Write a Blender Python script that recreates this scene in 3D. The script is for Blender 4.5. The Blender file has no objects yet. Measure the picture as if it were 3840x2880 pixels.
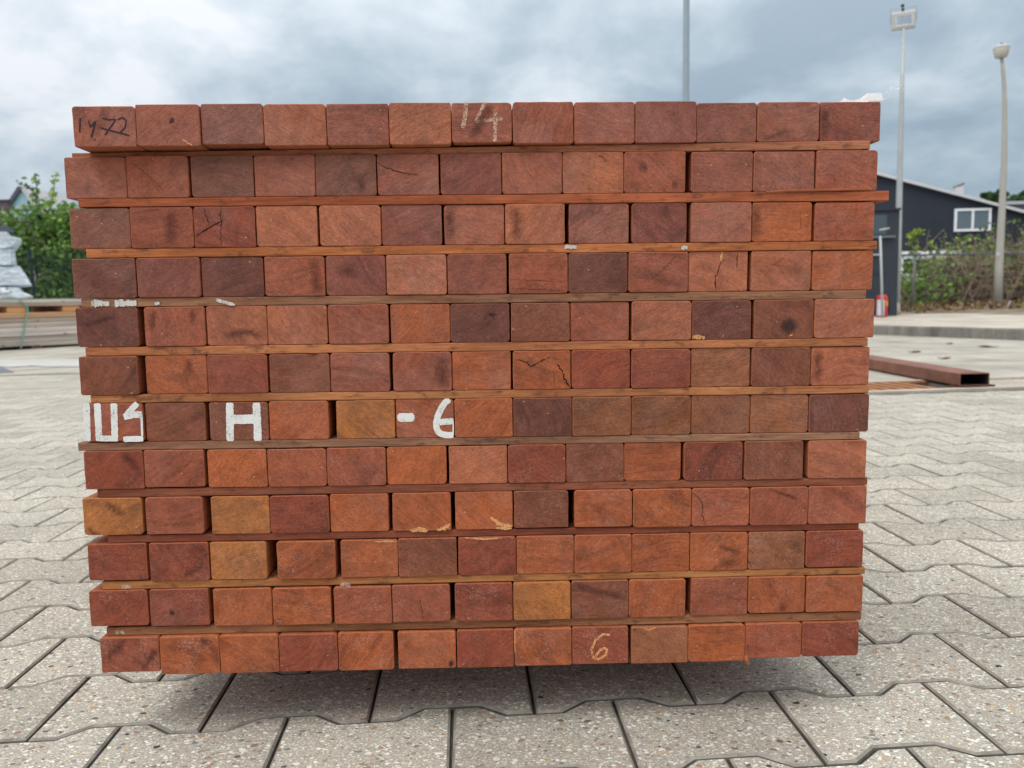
import bpy, bmesh, math, random
from mathutils import Vector, Matrix, noise

R = math.radians
sc = bpy.context.scene
C = sc.collection

# ------------------------------------------------------------------ camera
CAM_H, PITCH, ROLL, FPX = 0.49775, 0.107097, -0.0256376, 2884.0     # photo is 3840 x 2880 px
cam_d = bpy.data.cameras.new('camera')
cam = bpy.data.objects.new('camera', cam_d)
C.objects.link(cam)
sc.camera = cam
cp, sp = math.cos(PITCH), math.sin(PITCH)
R0, U0, F0 = Vector((1, 0, 0)), Vector((0, sp, cp)), Vector((0, cp, -sp))
cr, sr = math.cos(ROLL), math.sin(ROLL)
RIGHT = R0 * cr + U0 * sr
UP = -R0 * sr + U0 * cr
EYE = Vector((0, 0, CAM_H))
M = Matrix((RIGHT, UP, -F0)).transposed().to_4x4()
M.translation = EYE
cam.matrix_world = M
cam_d.sensor_width = 36.0
cam_d.lens = FPX / 3840.0 * 36.0
cam_d.clip_start = 0.05
cam_d.clip_end = 2000.0
cam_d.dof.use_dof = True
cam_d.dof.focus_distance = 0.89
cam_d.dof.aperture_fstop = 8.5

# ------------------------------------------------------------------ world, sun, exposure
SUN_EL, SUN_AZ = R(58), R(215)          # azimuth measured clockwise from +Y: behind the camera, a little to the left
w = bpy.data.worlds.new('World')
sc.world = w
w.use_nodes = True
wt = w.node_tree
wt.nodes.clear()


def srgb(r, g, b, k=1.0):
    def f(c):
        c /= 255.0
        return (c / 12.92 if c <= 0.04045 else ((c + 0.055) / 1.055) ** 2.4) * k
    return (f(r), f(g), f(b), 1.0)


class NT:
    """small helper for node trees"""
    def __init__(self, tree):
        self.t = tree

    def n(self, typ, **kw):
        nd = self.t.nodes.new(typ)
        for k, v in kw.items():
            if k.startswith('i_'):
                key = k[2:]
                key = int(key) if key.isdigit() else key.replace('_', ' ')
                nd.inputs[key].default_value = v
            else:
                setattr(nd, k, v)
        return nd

    def l(self, a, b):
        self.t.links.new(a, b)

    def math(self, op, a, b=None, clamp=False):
        nd = self.n('ShaderNodeMath', operation=op)
        nd.use_clamp = clamp
        for i, v in enumerate((a, b)):
            if v is None:
                continue
            if isinstance(v, (int, float)):
                nd.inputs[i].default_value = v
            else:
                self.l(v, nd.inputs[i])
        return nd.outputs[0]

    def vmath(self, op, a, b=None):
        nd = self.n('ShaderNodeVectorMath', operation=op)
        for i, v in enumerate((a, b)):
            if v is None:
                continue
            if isinstance(v, tuple):
                nd.inputs[i].default_value = v
            else:
                self.l(v, nd.inputs[i])
        return nd.outputs[0]

    def mix(self, fac, a, b, blend='MIX'):
        nd = self.n('ShaderNodeMix', data_type='RGBA', blend_type=blend)
        nd.clamp_factor = True
        for i, v in ((0, fac), (6, a), (7, b)):
            if isinstance(v, (int, float)):
                nd.inputs[i].default_value = v
            elif isinstance(v, tuple):
                nd.inputs[i].default_value = v
            else:
                self.l(v, nd.inputs[i])
        return nd.outputs[2]

    def ramp(self, fac, stops, interp='LINEAR'):
        nd = self.n('ShaderNodeValToRGB')
        cr_ = nd.color_ramp
        cr_.interpolation = interp
        while len(cr_.elements) < len(stops):
            cr_.elements.new(0.5)
        for e, (p, c) in zip(cr_.elements, stops):
            e.position = p
            e.color = c if isinstance(c, tuple) else (c, c, c, 1)
        self.l(fac, nd.inputs[0])
        return nd.outputs[0]

    def noise(self, vec, scale, detail=3.0, rough=0.5, dist=0.0):
        nd = self.n('ShaderNodeTexNoise')
        nd.inputs['Scale'].default_value = scale
        nd.inputs['Detail'].default_value = detail
        nd.inputs['Roughness'].default_value = rough
        nd.inputs['Distortion'].default_value = dist
        self.l(vec, nd.inputs['Vector'])
        return nd.outputs[0]

    def mapping(self, vec, scale=(1, 1, 1), loc=(0, 0, 0), rot=(0, 0, 0)):
        nd = self.n('ShaderNodeMapping')
        nd.inputs['Scale'].default_value = scale
        nd.inputs['Location'].default_value = loc
        nd.inputs['Rotation'].default_value = rot
        self.l(vec, nd.inputs['Vector'])
        return nd.outputs[0]


W = NT(wt)
sky = W.n('ShaderNodeTexSky', sky_type='NISHITA')
sky.sun_disc = False
sky.sun_elevation = SUN_EL
sky.sun_rotation = SUN_AZ
tc = W.n('ShaderNodeTexCoord')
sep = W.n('ShaderNodeSeparateXYZ')
W.l(tc.outputs['Generated'], sep.inputs[0])
zz = W.math('ADD', W.math('MAXIMUM', sep.outputs[2], 0.0), 0.42)
cx = W.math('DIVIDE', sep.outputs[0], zz)
cy = W.math('DIVIDE', sep.outputs[1], zz)
comb = W.n('ShaderNodeCombineXYZ')
W.l(cx, comb.inputs[0])
W.l(cy, comb.inputs[1])
cl = W.mapping(comb.outputs[0], scale=(1.0, 1.0, 1.0), loc=(33.458, 19.054, 0.0))
n_big = W.noise(cl, 0.9, 2.0, 0.5, 0.2)
n_mid = W.noise(cl, 3.2, 8.0, 0.55, 0.2)
cov = W.math('ADD', W.math('MULTIPLY', n_big, 0.44), W.math('MULTIPLY', n_mid, 0.66))
# overcast cloud deck: bluish grey undersides to white thin places (radiance x10, the Background runs at 0.1)
cloud = W.ramp(cov, [(0.42, srgb(140, 164, 183)), (0.50, srgb(168, 188, 203)), (0.57, srgb(198, 212, 224)), (0.65, srgb(230, 236, 243))])
# high up the deck is thinner and whiter
cloud = W.mix(W.math('MULTIPLY', W.math('POWER', W.math('MAXIMUM', sep.outputs[2], 0.0), 1.2), 1.0), cloud, srgb(210, 211, 211))
# an overcast sky is about three times brighter at the zenith than at the horizon
zen = W.math('ADD', W.math('MULTIPLY', W.math('POWER', W.math('MAXIMUM', sep.outputs[2], 0.0), 1.5), 19.5), 9.1)
cloud_r = W.vmath('MULTIPLY', cloud, None)
cmb2 = W.n('ShaderNodeCombineXYZ')
for i in range(3):
    W.l(zen, cmb2.inputs[i])
W.l(cmb2.outputs[0], cloud_r.node.inputs[1])
mask = W.ramp(cov, [(0.30, 0.86), (0.50, 0.97)])
skycol = W.mix(mask, sky.outputs[0], cloud_r)
bg = W.n('ShaderNodeBackground')
bg.inputs['Strength'].default_value = 0.1
W.l(skycol, bg.inputs['Color'])
wo = W.n('ShaderNodeOutputWorld')
W.l(bg.outputs[0], wo.inputs[0])

sun_d = bpy.data.lights.new('sun', 'SUN')
sun_d.energy = 1.5
sun_d.angle = R(28)
sun_d.color = (1.0, 0.96, 0.90)
sun = bpy.data.objects.new('sun', sun_d)
C.objects.link(sun)
sdir = Vector((math.sin(SUN_AZ) * math.cos(SUN_EL), math.cos(SUN_AZ) * math.cos(SUN_EL), math.sin(SUN_EL)))
sun.rotation_euler = sdir.to_track_quat('Z', 'Y').to_euler()
sun.location = sdir * 50

sc.view_settings.view_transform = 'Standard'
sc.view_settings.look = 'None'
sc.view_settings.exposure = 0.0
sc.view_settings.gamma = 1.0
sc.view_settings.use_curve_mapping = False
sc.render.resolution_x, sc.render.resolution_y = 1024, 768

# ------------------------------------------------------------------ helpers: pixels to places, meshes, tags
def ray(px, py):
    return (RIGHT * ((px - 1920) / FPX) + UP * (-(py - 1440) / FPX) + F0)


def on_ground(px, py, z=0.0):
    d = ray(px, py)
    return EYE + d * ((z - CAM_H) / d.z)


def at_y(px, py, y):
    d = ray(px, py)
    return EYE + d * (y / d.y)


def on_plane(px, py, p0, nrm):
    d = ray(px, py)
    return EYE + d * ((p0 - EYE).dot(nrm) / d.dot(nrm))


class MB:
    """collects geometry, then links it as ONE mesh object"""
    def __init__(self):
        self.v, self.f, self.m = [], [], []

    def add(self, vs, fs, mi=0):
        b = len(self.v)
        self.v += [tuple(p) for p in vs]
        for f in fs:
            self.f.append(tuple(b + i for i in f))
            self.m.append(mi)

    def box(self, lo, hi, mi=0, mat=None):
        x0, y0, z0 = lo
        x1, y1, z1 = hi
        vs = [Vector(p) for p in ((x0, y0, z0), (x1, y0, z0), (x1, y1, z0), (x0, y1, z0), (x0, y0, z1), (x1, y0, z1), (x1, y1, z1), (x0, y1, z1))]
        if mat:
            vs = [mat @ p for p in vs]
        self.add(vs, [(0, 3, 2, 1), (4, 5, 6, 7), (0, 1, 5, 4), (1, 2, 6, 5), (2, 3, 7, 6), (3, 0, 4, 7)], mi)

    def cbox(self, lo, hi, c, mi=0, mat=None):
        """box with chamfered edges: a loft of three rounded slices along y"""
        x0, y0, z0 = lo
        x1, y1, z1 = hi
        def sl(y, k):
            a, b_, c_, d_ = x0 + k, x1 - k, z0 + k, z1 - k
            e = c
            return [(a + e, y, c_), (b_ - e, y, c_), (b_, y, c_ + e), (b_, y, d_ - e), (b_ - e, y, d_), (a + e, y, d_), (a, y, d_ - e), (a, y, c_ + e)]
        self.loft([sl(y0, c), sl(y0 + c, 0), sl(y1 - c, 0), sl(y1, c)], mi, mat)

    def loft(self, rings, mi=0, mat=None, cap=True, close=True):
        n = len(rings[0])
        vs = [Vector(p) for r in rings for p in r]
        if mat:
            vs = [mat @ p for p in vs]
        fs = []
        for k in range(len(rings) - 1):
            for i in range(n if close else n - 1):
                j = (i + 1) % n
                fs.append((k * n + i, k * n + j, (k + 1) * n + j, (k + 1) * n + i))
        if cap:
            fs.append(tuple(range(n - 1, -1, -1)))
            fs.append(tuple((len(rings) - 1) * n + i for i in range(n)))
        self.add(vs, fs, mi)

    def tube(self, pts, rad, seg=8, mi=0, cap=True):
        pts = [Vector(p) for p in pts]
        rads = rad if isinstance(rad, (list, tuple)) else [rad] * len(pts)
        rings = []
        for i, p in enumerate(pts):
            t = (pts[min(i + 1, len(pts) - 1)] - pts[max(i - 1, 0)]).normalized()
            a = t.cross(Vector((0, 1, 0)) if abs(t.y) < 0.9 else Vector((1, 0, 0))).normalized()
            b = t.cross(a).normalized()
            rings.append([p + (a * math.cos(6.28319 * k / seg) + b * math.sin(6.28319 * k / seg)) * rads[i] for k in range(seg)])
        self.loft(rings, mi, None, cap)

    def build(self, name, mats, parent=None, smooth=False, loc=None, local=False):
        me = bpy.data.meshes.new(name)
        me.from_pydata(self.v, [], self.f)
        mats = mats if isinstance(mats, (list, tuple)) else [mats]
        for m_ in mats:
            me.materials.append(m_)
        if len(mats) > 1:
            me.polygons.foreach_set('material_index', self.m)
        if smooth:
            me.polygons.foreach_set('use_smooth', [True] * len(me.polygons))
        bm = bmesh.new()
        bm.from_mesh(me)
        bmesh.ops.recalc_face_normals(bm, faces=bm.faces)
        bm.to_mesh(me)
        bm.free()
        o = bpy.data.objects.new(name, me)
        C.objects.link(o)
        if loc is not None:
            me.transform(Matrix.Translation(-Vector(loc)))
            o.location = loc
        if parent is not None:
            o.parent = parent
            if not local:
                me.transform(parent_world(parent).inverted())
        return o


def parent_world(p):
    m_ = p.matrix_basis.copy()
    q = p.parent
    while q is not None:
        m_ = q.matrix_basis @ m_
        q = q.parent
    return m_


def tag(o, label=None, cat=None, group=None, kind=None):
    if label:
        o['label'] = label
    if cat:
        o['category'] = cat
    if group:
        o['group'] = group
    if kind:
        o['kind'] = kind
    return o


def thing(name, label, cat, loc, rz=0.0, group=None):
    o = bpy.data.objects.new(name, None)
    o.empty_display_size = 0.05
    o.location = loc
    o.rotation_euler = (0, 0, rz)
    C.objects.link(o)
    return tag(o, label, cat, group)


# ------------------------------------------------------------------ materials
def mat_new(name):
    m_ = bpy.data.materials.new(name)
    m_.use_nodes = True
    m_.node_tree.nodes.clear()
    return m_, NT(m_.node_tree)


def finish(T, col, rough=0.7, bump=None, bump_str=0.3, bump_dist=0.001, spec=0.3, metal=0.0, **kw):
    b = T.n('ShaderNodeBsdfPrincipled')
    for key, v in (('Base Color', col), ('Roughness', rough), ('Metallic', metal), ('Specular IOR Level', spec)):
        if isinstance(v, (int, float)):
            b.inputs[key].default_value = v
        elif isinstance(v, tuple):
            b.inputs[key].default_value = v
        else:
            T.l(v, b.inputs[key])
    for k, v in kw.items():
        key = k.replace('_', ' ')
        if isinstance(v, (int, float, tuple)):
            b.inputs[key].default_value = v
        else:
            T.l(v, b.inputs[key])
    if bump is not None:
        bp = T.n('ShaderNodeBump')
        bp.inputs['Strength'].default_value = bump_str
        bp.inputs['Distance'].default_value = bump_dist
        T.l(bump, bp.inputs['Height'])
        T.l(bp.outputs[0], b.inputs['Normal'])
    o = T.n('ShaderNodeOutputMaterial')
    T.l(b.outputs[0], o.inputs[0])
    return b


def plain(name, col, rough=0.6, spec=0.3, metal=0.0, var=0.12, scale=6.0, bump=0.15, bd=0.002, coord='Object', **kw):
    """a simple paint, plaster, plastic or metal with mottling, faint dirt and fine relief"""
    m_, T = mat_new(name)
    tc_ = T.n('ShaderNodeTexCoord')
    v = tc_.outputs[coord]
    n1 = T.noise(v, scale, 5.0, 0.6)
    n2 = T.noise(v, scale * 9.0, 3.0, 0.6)
    s = T.math('ADD', T.math('MULTIPLY', n1, 0.65), T.math('MULTIPLY', n2, 0.35))
    dk = tuple(c * (1 - 1.6 * var) for c in col[:3]) + (1,)
    lt = tuple(min(1, c * (1 + 1.2 * var)) for c in col[:3]) + (1,)
    c_ = T.ramp(s, [(0.3, dk), (0.7, lt)])
    finish(T, c_, rough, n2, bump, bd, spec, metal, **kw)
    return m_


def attr(T, name):
    a = T.n('ShaderNodeAttribute', attribute_type='OBJECT', attribute_name=name)
    return a


def make_timber_end():
    m_, T = mat_new('timber_end_grain')
    tc_ = T.n('ShaderNodeTexCoord')
    oi = T.n('ShaderNodeObjectInfo')
    off = T.n('ShaderNodeCombineXYZ')
    T.l(T.math('MULTIPLY', oi.outputs['Random'], 37.0), off.inputs[0])
    T.l(T.math('MULTIPLY', oi.outputs['Random'], 91.0), off.inputs[1])
    T.l(T.math('MULTIPLY', oi.outputs['Random'], 53.0), off.inputs[2])
    rot = T.n('ShaderNodeVectorRotate', rotation_type='Y_AXIS')
    T.l(tc_.outputs['Object'], rot.inputs['Vector'])
    T.l(attr(T, 'grain').outputs['Fac'], rot.inputs['Angle'])
    P = T.vmath('ADD', rot.outputs[0], off.outputs[0])
    P0 = T.vmath('ADD', tc_.outputs['Object'], off.outputs[0])
    # growth-ring bands: long soft streaks along the grain direction, gently bent
    bend = T.noise(P, 14.0, 2.0, 0.5)
    bz = T.n('ShaderNodeCombineXYZ')
    sx_ = T.n('ShaderNodeSeparateXYZ')
    T.l(rot.outputs[0], sx_.inputs[0])
    arc_ = T.math('MULTIPLY', T.math('MULTIPLY', sx_.outputs[0], sx_.outputs[0]), attr(T, 'ring').outputs['Fac'])
    T.l(T.math('ADD', T.math('MULTIPLY', T.math('SUBTRACT', bend, 0.5), 0.022), arc_), bz.inputs[2])
    PB = T.vmath('ADD', P, bz.outputs[0])
    band = T.noise(T.mapping(PB, scale=(7, 7, 85)), 1.0, 4.0, 0.62)
    band_f = T.noise(T.mapping(PB, scale=(12, 12, 380)), 1.0, 3.0, 0.6)
    patch = T.noise(T.mapping(P, scale=(0.7, 0.7, 1.5)), 30.0, 4.0, 0.6, 0.5)
    big = T.noise(P0, 9.0, 2.0, 0.5)
    fibre = T.noise(T.mapping(P, scale=(210, 210, 300)), 1.0, 5.0, 0.78)
    pore = T.noise(T.mapping(P, scale=(900, 900, 900)), 1.0, 2.0, 0.6)
    base = oi.outputs['Color']
    streak = attr(T, 'streak').outputs['Fac']
    stain = attr(T, 'stain').outputs['Fac']
    dust = attr(T, 'dust').outputs['Fac']
    s1 = T.math('MULTIPLY', T.ramp(band, [(0.50, 0.0), (0.68, 1.0)]), streak)
    dark = T.mix(1.0, base, (0.46, 0.40, 0.44, 1), 'MULTIPLY')
    c_ = T.mix(s1, base, dark)
    # warm / cool drift inside one end face
    warm = T.mix(1.0, base, (1.22, 1.22, 1.05, 1), 'MULTIPLY')
    c_ = T.mix(T.math('MULTIPLY', T.ramp(big, [(0.46, 0.0), (0.66, 1.0)]), 0.75), c_, warm)
    s2 = T.math('MULTIPLY', T.ramp(patch, [(0.50, 0.0), (0.68, 1.0)]), stain)
    c_ = T.mix(s2, c_, T.mix(1.0, base, (0.50, 0.50, 0.58, 1), 'MULTIPLY'))
    wea_sheen = attr(T, 'weather').outputs['Fac']  # weathering plus a pale sheen painted into the wood colour
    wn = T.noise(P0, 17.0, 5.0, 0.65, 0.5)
    c_ = T.mix(T.math('MULTIPLY', T.ramp(wn, [(0.40, 0.0), (0.62, 1.0)]), wea_sheen), c_, T.mix(0.5, base, srgb(158, 116, 104)))
    fine = T.math('ADD', T.math('MULTIPLY', fibre, 0.68), T.math('MULTIPLY', band_f, 0.32))
    mott = T.noise(P0, 55.0, 5.0, 0.7, 0.3)
    c_ = T.mix(1.0, c_, T.ramp(mott, [(0.32, 0.78), (0.5, 1.0), (0.68, 1.20)]), 'MULTIPLY')
    c_ = T.mix(1.0, c_, T.ramp(fine, [(0.30, 0.62), (0.5, 1.0), (0.70, 1.40)]), 'MULTIPLY')
    c_ = T.mix(1.0, c_, T.ramp(pore, [(0.30, 0.80), (0.6, 1.06)]), 'MULTIPLY')
    # chalky saw dust in the rough fibres, small torn flecks
    dn = T.math('MULTIPLY', T.noise(P0, 38.0, 6.0, 0.75), T.noise(P0, 420.0, 2.0, 0.7))
    c_ = T.mix(T.math('MULTIPLY', T.ramp(dn, [(0.27, 0.0), (0.40, 1.0)]), dust), c_, srgb(186, 138, 120))
    vo = T.n('ShaderNodeTexVoronoi')
    vo.inputs['Scale'].default_value = 75.0
    T.l(T.mapping(P0, scale=(1.0, 1.0, 1.7)), vo.inputs['Vector'])
    sepc = T.n('ShaderNodeSeparateColor')
    T.l(vo.outputs['Color'], sepc.inputs[0])
    fl = T.math('MULTIPLY', T.math('LESS_THAN', vo.outputs['Distance'], 0.085), T.math('GREATER_THAN', sepc.outputs[0], 0.80))
    c_ = T.mix(T.math('MULTIPLY', fl, 0.8), c_, srgb(208, 150, 104))
    h = T.math('ADD', T.math('ADD', T.math('MULTIPLY', fibre, 0.9), T.math('MULTIPLY', band_f, 0.35)), T.math('MULTIPLY', pore, 0.4))
    finish(T, c_, 0.62, h, 0.8, 0.0016, 0.3)
    return m_


def make_timber_side():
    m_, T = mat_new('timber_long_grain')
    tc_ = T.n('ShaderNodeTexCoord')
    oi = T.n('ShaderNodeObjectInfo')
    off = T.n('ShaderNodeCombineXYZ')
    for i, k in enumerate((37.0, 11.0, 53.0)):
        T.l(T.math('MULTIPLY', oi.outputs['Random'], k), off.inputs[i])
    P = T.vmath('ADD', tc_.outputs['Object'], off.outputs[0])
    g = T.noise(T.mapping(P, scale=(260, 9, 260)), 1.0, 4.0, 0.6)
    fz = T.noise(T.mapping(P, scale=(700, 160, 700)), 1.0, 2.0, 0.6)
    s = T.math('ADD', T.math('MULTIPLY', g, 0.6), T.math('MULTIPLY', fz, 0.4))
    fresh_wood = T.mix(0.35, oi.outputs['Color'], srgb(178, 112, 72))  # freshly planed sides, a lighter orange wood colour
    c_ = T.mix(1.0, fresh_wood, T.ramp(s, [(0.3, 0.72), (0.7, 1.3)]), 'MULTIPLY')
    finish(T, c_, 0.7, s, 0.4, 0.0006, 0.25)
    return m_


def make_lath():
    m_, T = mat_new('lath_wood')
    tc_ = T.n('ShaderNodeTexCoord')
    oi = T.n('ShaderNodeObjectInfo')
    off = T.n('ShaderNodeCombineXYZ')
    for i, k in enumerate((37.0, 11.0, 53.0)):
        T.l(T.math('MULTIPLY', oi.outputs['Random'], k), off.inputs[i])
    P = T.vmath('ADD', tc_.outputs['Object'], off.outputs[0])
    g = T.noise(T.mapping(P, scale=(30, 300, 520)), 1.0, 5.0, 0.65, 0.6)
    big = T.noise(T.mapping(P, scale=(5, 30, 30)), 1.0, 3.0, 0.6)
    blot = T.noise(T.mapping(P, scale=(60, 90, 130)), 1.0, 3.0, 0.6)
    base = oi.outputs['Color']
    c_ = T.mix(T.ramp(big, [(0.42, 0.0), (0.62, 0.85)]), base, T.mix(1.0, base, (0.66, 0.58, 0.56, 1), 'MULTIPLY'))
    c_ = T.mix(T.ramp(big, [(0.30, 0.6), (0.44, 0.0)]), c_, T.mix(1.0, base, (1.22, 1.2, 1.1, 1), 'MULTIPLY'))
    c_ = T.mix(1.0, c_, T.ramp(g, [(0.30, 0.60), (0.52, 1.0), (0.72, 1.32)]), 'MULTIPLY')
    c_ = T.mix(T.ramp(blot, [(0.56, 0.0), (0.68, 0.6)]), c_, srgb(78, 52, 42))
    finish(T, c_, 0.8, g, 0.6, 0.0008, 0.2)
    return m_


def make_paver():
    """concrete with exposed river pebbles of several sizes"""
    m_, T = mat_new('exposed_aggregate_concrete')
    ge = T.n('ShaderNodeNewGeometry')
    P = ge.outputs['Position']
    wob = T.n('ShaderNodeTexNoise')
    wob.inputs['Scale'].default_value = 90.0
    T.l(P, wob.inputs['Vector'])
    PW = T.vmath('ADD', P, T.vmath('MULTIPLY', T.vmath('SUBTRACT', wob.outputs['Color'], (0.5, 0.5, 0.5)), (0.006, 0.006, 0.0)))
    PW = T.mapping(PW, scale=(1, 1, 0.3))
    cement = T.ramp(T.noise(P, 260.0, 4.0, 0.7), [(0.3, srgb(150, 144, 133)), (0.7, srgb(208, 202, 190))])
    broad = T.noise(P, 3.2, 4.0, 0.6)
    big_tone = T.ramp(broad, [(0.28, 0.80), (0.55, 1.0), (0.75, 1.12)])
    oi = T.n('ShaderNodeObjectInfo')
    def layer(c_, hgt, scale, thr, share, cols, rot):
        vo = T.n('ShaderNodeTexVoronoi')
        vo.inputs['Scale'].default_value = scale
        T.l(T.mapping(PW, rot=(0, 0, rot), scale=(1.0, 1.35, 1.0)), vo.inputs['Vector'])
        s3 = T.n('ShaderNodeSeparateColor')
        T.l(vo.outputs['Color'], s3.inputs[0])
        keep = T.math('LESS_THAN', s3.outputs[1], share)
        size = T.math('MULTIPLY', T.math('ADD', T.math('MULTIPLY', s3.outputs[2], 0.55), 0.5), thr)
        inside = T.math('MULTIPLY', T.math('SUBTRACT', 1.0, T.math('DIVIDE', vo.outputs['Distance'], size)), 7.0, True)
        msk = T.math('MULTIPLY', inside, keep)
        col = T.ramp(s3.outputs[0], cols, 'CONSTANT')
        col = T.mix(1.0, col, T.ramp(T.noise(P, 900.0, 2.0, 0.6), [(0.3, 0.82), (0.7, 1.12)]), 'MULTIPLY')
        return T.mix(msk, c_, col), T.math('MAXIMUM', hgt, msk)
    zero = T.math('MULTIPLY', broad, 0.0)
    c_, h = layer(cement, zero, 330.0, 0.52, 0.85,
                  [(0.0, srgb(242, 238, 228)), (0.42, srgb(222, 214, 198)), (0.62, srgb(196, 187, 172)), (0.76, srgb(170, 159, 144)), (0.85, srgb(226, 210, 184)), (0.94, srgb(150, 138, 126))], 0.3)
    c_, h = layer(c_, h, 180.0, 0.52, 0.72,
                  [(0.0, srgb(244, 240, 230)), (0.42, srgb(218, 208, 192)), (0.62, srgb(186, 174, 158)), (0.74, srgb(198, 170, 146)), (0.83, srgb(158, 146, 132)), (0.92, srgb(128, 118, 108)), (0.97, srgb(216, 182, 132))], 0.9)
    c_, h = layer(c_, h, 96.0, 0.42, 0.30,
                  [(0.0, srgb(236, 231, 220)), (0.26, srgb(160, 150, 136)), (0.44, srgb(170, 140, 118)), (0.56, srgb(138, 134, 130)), (0.70, srgb(190, 158, 122)), (0.78, srgb(112, 106, 102)), (0.88, srgb(152, 124, 114)), (0.96, srgb(74, 70, 70))], 1.7)
    c_ = T.mix(1.0, c_, big_tone, 'MULTIPLY')
    c_ = T.mix(1.0, c_, (0.93, 0.93, 0.92, 1), 'MULTIPLY')
    tint = T.math('FRACT', T.math('ADD', oi.outputs['Random'], ge.outputs['Random Per Island']))
    c_ = T.mix(1.0, c_, T.ramp(tint, [(0.0, (0.86, 0.85, 0.84, 1)), (0.5, (0.99, 0.98, 0.97, 1)), (1.0, (1.06, 1.06, 1.05, 1))]), 'MULTIPLY')
    hh = T.math('ADD', T.math('MULTIPLY', h, 0.7), T.math('MULTIPLY', T.noise(P, 500.0, 3.0, 0.6), 0.4))
    finish(T, c_, 0.8, hh, 0.7, 0.0024, 0.25)
    return m_


def make_concrete(name, a, b, scale=1.3, streak=False):
    m_, T = mat_new(name)
    ge = T.n('ShaderNodeNewGeometry')
    P = ge.outputs['Position']
    if streak:
        P2 = T.mapping(P, scale=(6, 6, 0.8))
    else:
        P2 = P
    n1 = T.noise(P2, scale, 6.0, 0.62)
    n2 = T.noise(P, scale * 40, 4.0, 0.7)
    s = T.math('ADD', T.math('MULTIPLY', n1, 0.7), T.math('MULTIPLY', n2, 0.3))
    c_ = T.ramp(s, [(0.34, a), (0.64, b)])
    spots = T.noise(P, scale * 14, 3.0, 0.6)
    c_ = T.mix(T.ramp(spots, [(0.64, 0.0), (0.74, 0.35)]), c_, srgb(96, 88, 78))
    finish(T, c_, 0.85, n2, 0.4, 0.004, 0.2)
    return m_


def make_leaf(name, dark, light, trans=0.25):
    m_, T = mat_new(name)
    ge = T.n('ShaderNodeNewGeometry')
    rnd = ge.outputs['Random Per Island']
    n1 = T.noise(ge.outputs['Position'], 2.2, 3.0, 0.6)
    s = T.math('ADD', T.math('MULTIPLY', rnd, 0.6), T.math('MULTIPLY', n1, 0.5))
    c_ = T.ramp(s, [(0.2, dark), (0.8, light)])
    b = T.n('ShaderNodeBsdfPrincipled')
    T.l(c_, b.inputs['Base Color'])
    b.inputs['Roughness'].default_value = 0.5
    b.inputs['Specular IOR Level'].default_value = 0.3
    tr = T.n('ShaderNodeBsdfTranslucent')
    T.l(c_, tr.inputs[0])
    mx = T.n('ShaderNodeMixShader')
    mx.inputs[0].default_value = trans
    T.l(b.outputs[0], mx.inputs[1])
    T.l(tr.outputs[0], mx.inputs[2])
    o = T.n('ShaderNodeOutputMaterial')
    T.l(mx.outputs[0], o.inputs[0])
    return m_


def make_mark(name, col, lo, hi, scale=420.0, rough=0.8, edge=1.0, stretch=(1, 1, 1), soft=False):
    """paint, chalk or stain on wood: breaks up where the wood is rough, wood shows between"""
    m_, T = mat_new(name)
    tc_ = T.n('ShaderNodeTexCoord')
    v = T.mapping(tc_.outputs['Object'], scale=stretch)
    n1 = T.noise(v, scale, 4.0, 0.7)
    n2 = T.noise(v, scale * 0.12, 3.0, 0.6)
    s = T.math('ADD', T.math('MULTIPLY', n1, 0.6), T.math('MULTIPLY', n2, 0.4))
    a = T.ramp(s, [(lo, 0.0), (hi, edge)])
    if soft:
        fa = T.n('ShaderNodeAttribute', attribute_type='GEOMETRY', attribute_name='fade')
        a = T.math('MULTIPLY', a, fa.outputs['Fac'])
    c_ = T.mix(1.0, col, T.ramp(n2, [(0.3, 0.88), (0.7, 1.06)]), 'MULTIPLY')
    finish(T, c_, rough, n1, 0.3, 0.0004, 0.3, Alpha=a)
    return m_


MT_END, MT_SIDE, MT_LATH = make_timber_end(), make_timber_side(), make_lath()
M_PAVER = make_paver()
M_WHITE = make_mark('white_paint', srgb(226, 224, 220), 0.33, 0.45)
M_WORN = make_mark('worn_white_paint', srgb(205, 200, 192), 0.34, 0.46)
M_CHALK = make_mark('white_chalk', srgb(218, 178, 156), 0.40, 0.58, 520.0)
M_OCHRE = make_mark('ochre_chalk', srgb(224, 158, 104), 0.38, 0.54, 520.0)
M_INK = make_mark('black_marker_ink', srgb(58, 40, 46), 0.22, 0.40, 300.0)
M_CRACK = plain('crack_dark', srgb(46, 26, 22), 0.9, 0.1)
M_HAIR = make_mark('hairline_crack', srgb(66, 36, 30), 0.30, 0.5, 260.0, 0.9, 0.8)
M_STAIN = make_mark('dark_water_stain', srgb(84, 46, 40), 0.25, 0.60, 160.0, 0.7, 0.62, (1, 1, 1), True)
M_TORN = make_mark('torn_pale_fibres', srgb(222, 160, 106), 0.34, 0.50, 300.0, 0.8, 0.95, (1, 1, 2.5))
M_KNOT = make_mark('dark_spot', srgb(62, 42, 42), 0.20, 0.42, 200.0, 0.7, 0.95, (1, 1, 1), True)
M_WEB = make_mark('white_fluff', srgb(228, 222, 218), 0.40, 0.62, 300.0, 0.9, 0.75)
M_JOINT = make_concrete('joint_sand', srgb(70, 66, 60), srgb(128, 120, 108), 60.0)
M_PEDGE = make_concrete('dirty_paver_edge', srgb(74, 70, 64), srgb(122, 116, 107), 30.0)
M_PSHO = make_concrete('worn_paver_shoulder', srgb(118, 113, 104), srgb(176, 169, 158), 45.0)
M_EARTH = make_concrete('bare_earth', srgb(92, 80, 66), srgb(146, 132, 114), 2.0)
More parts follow.
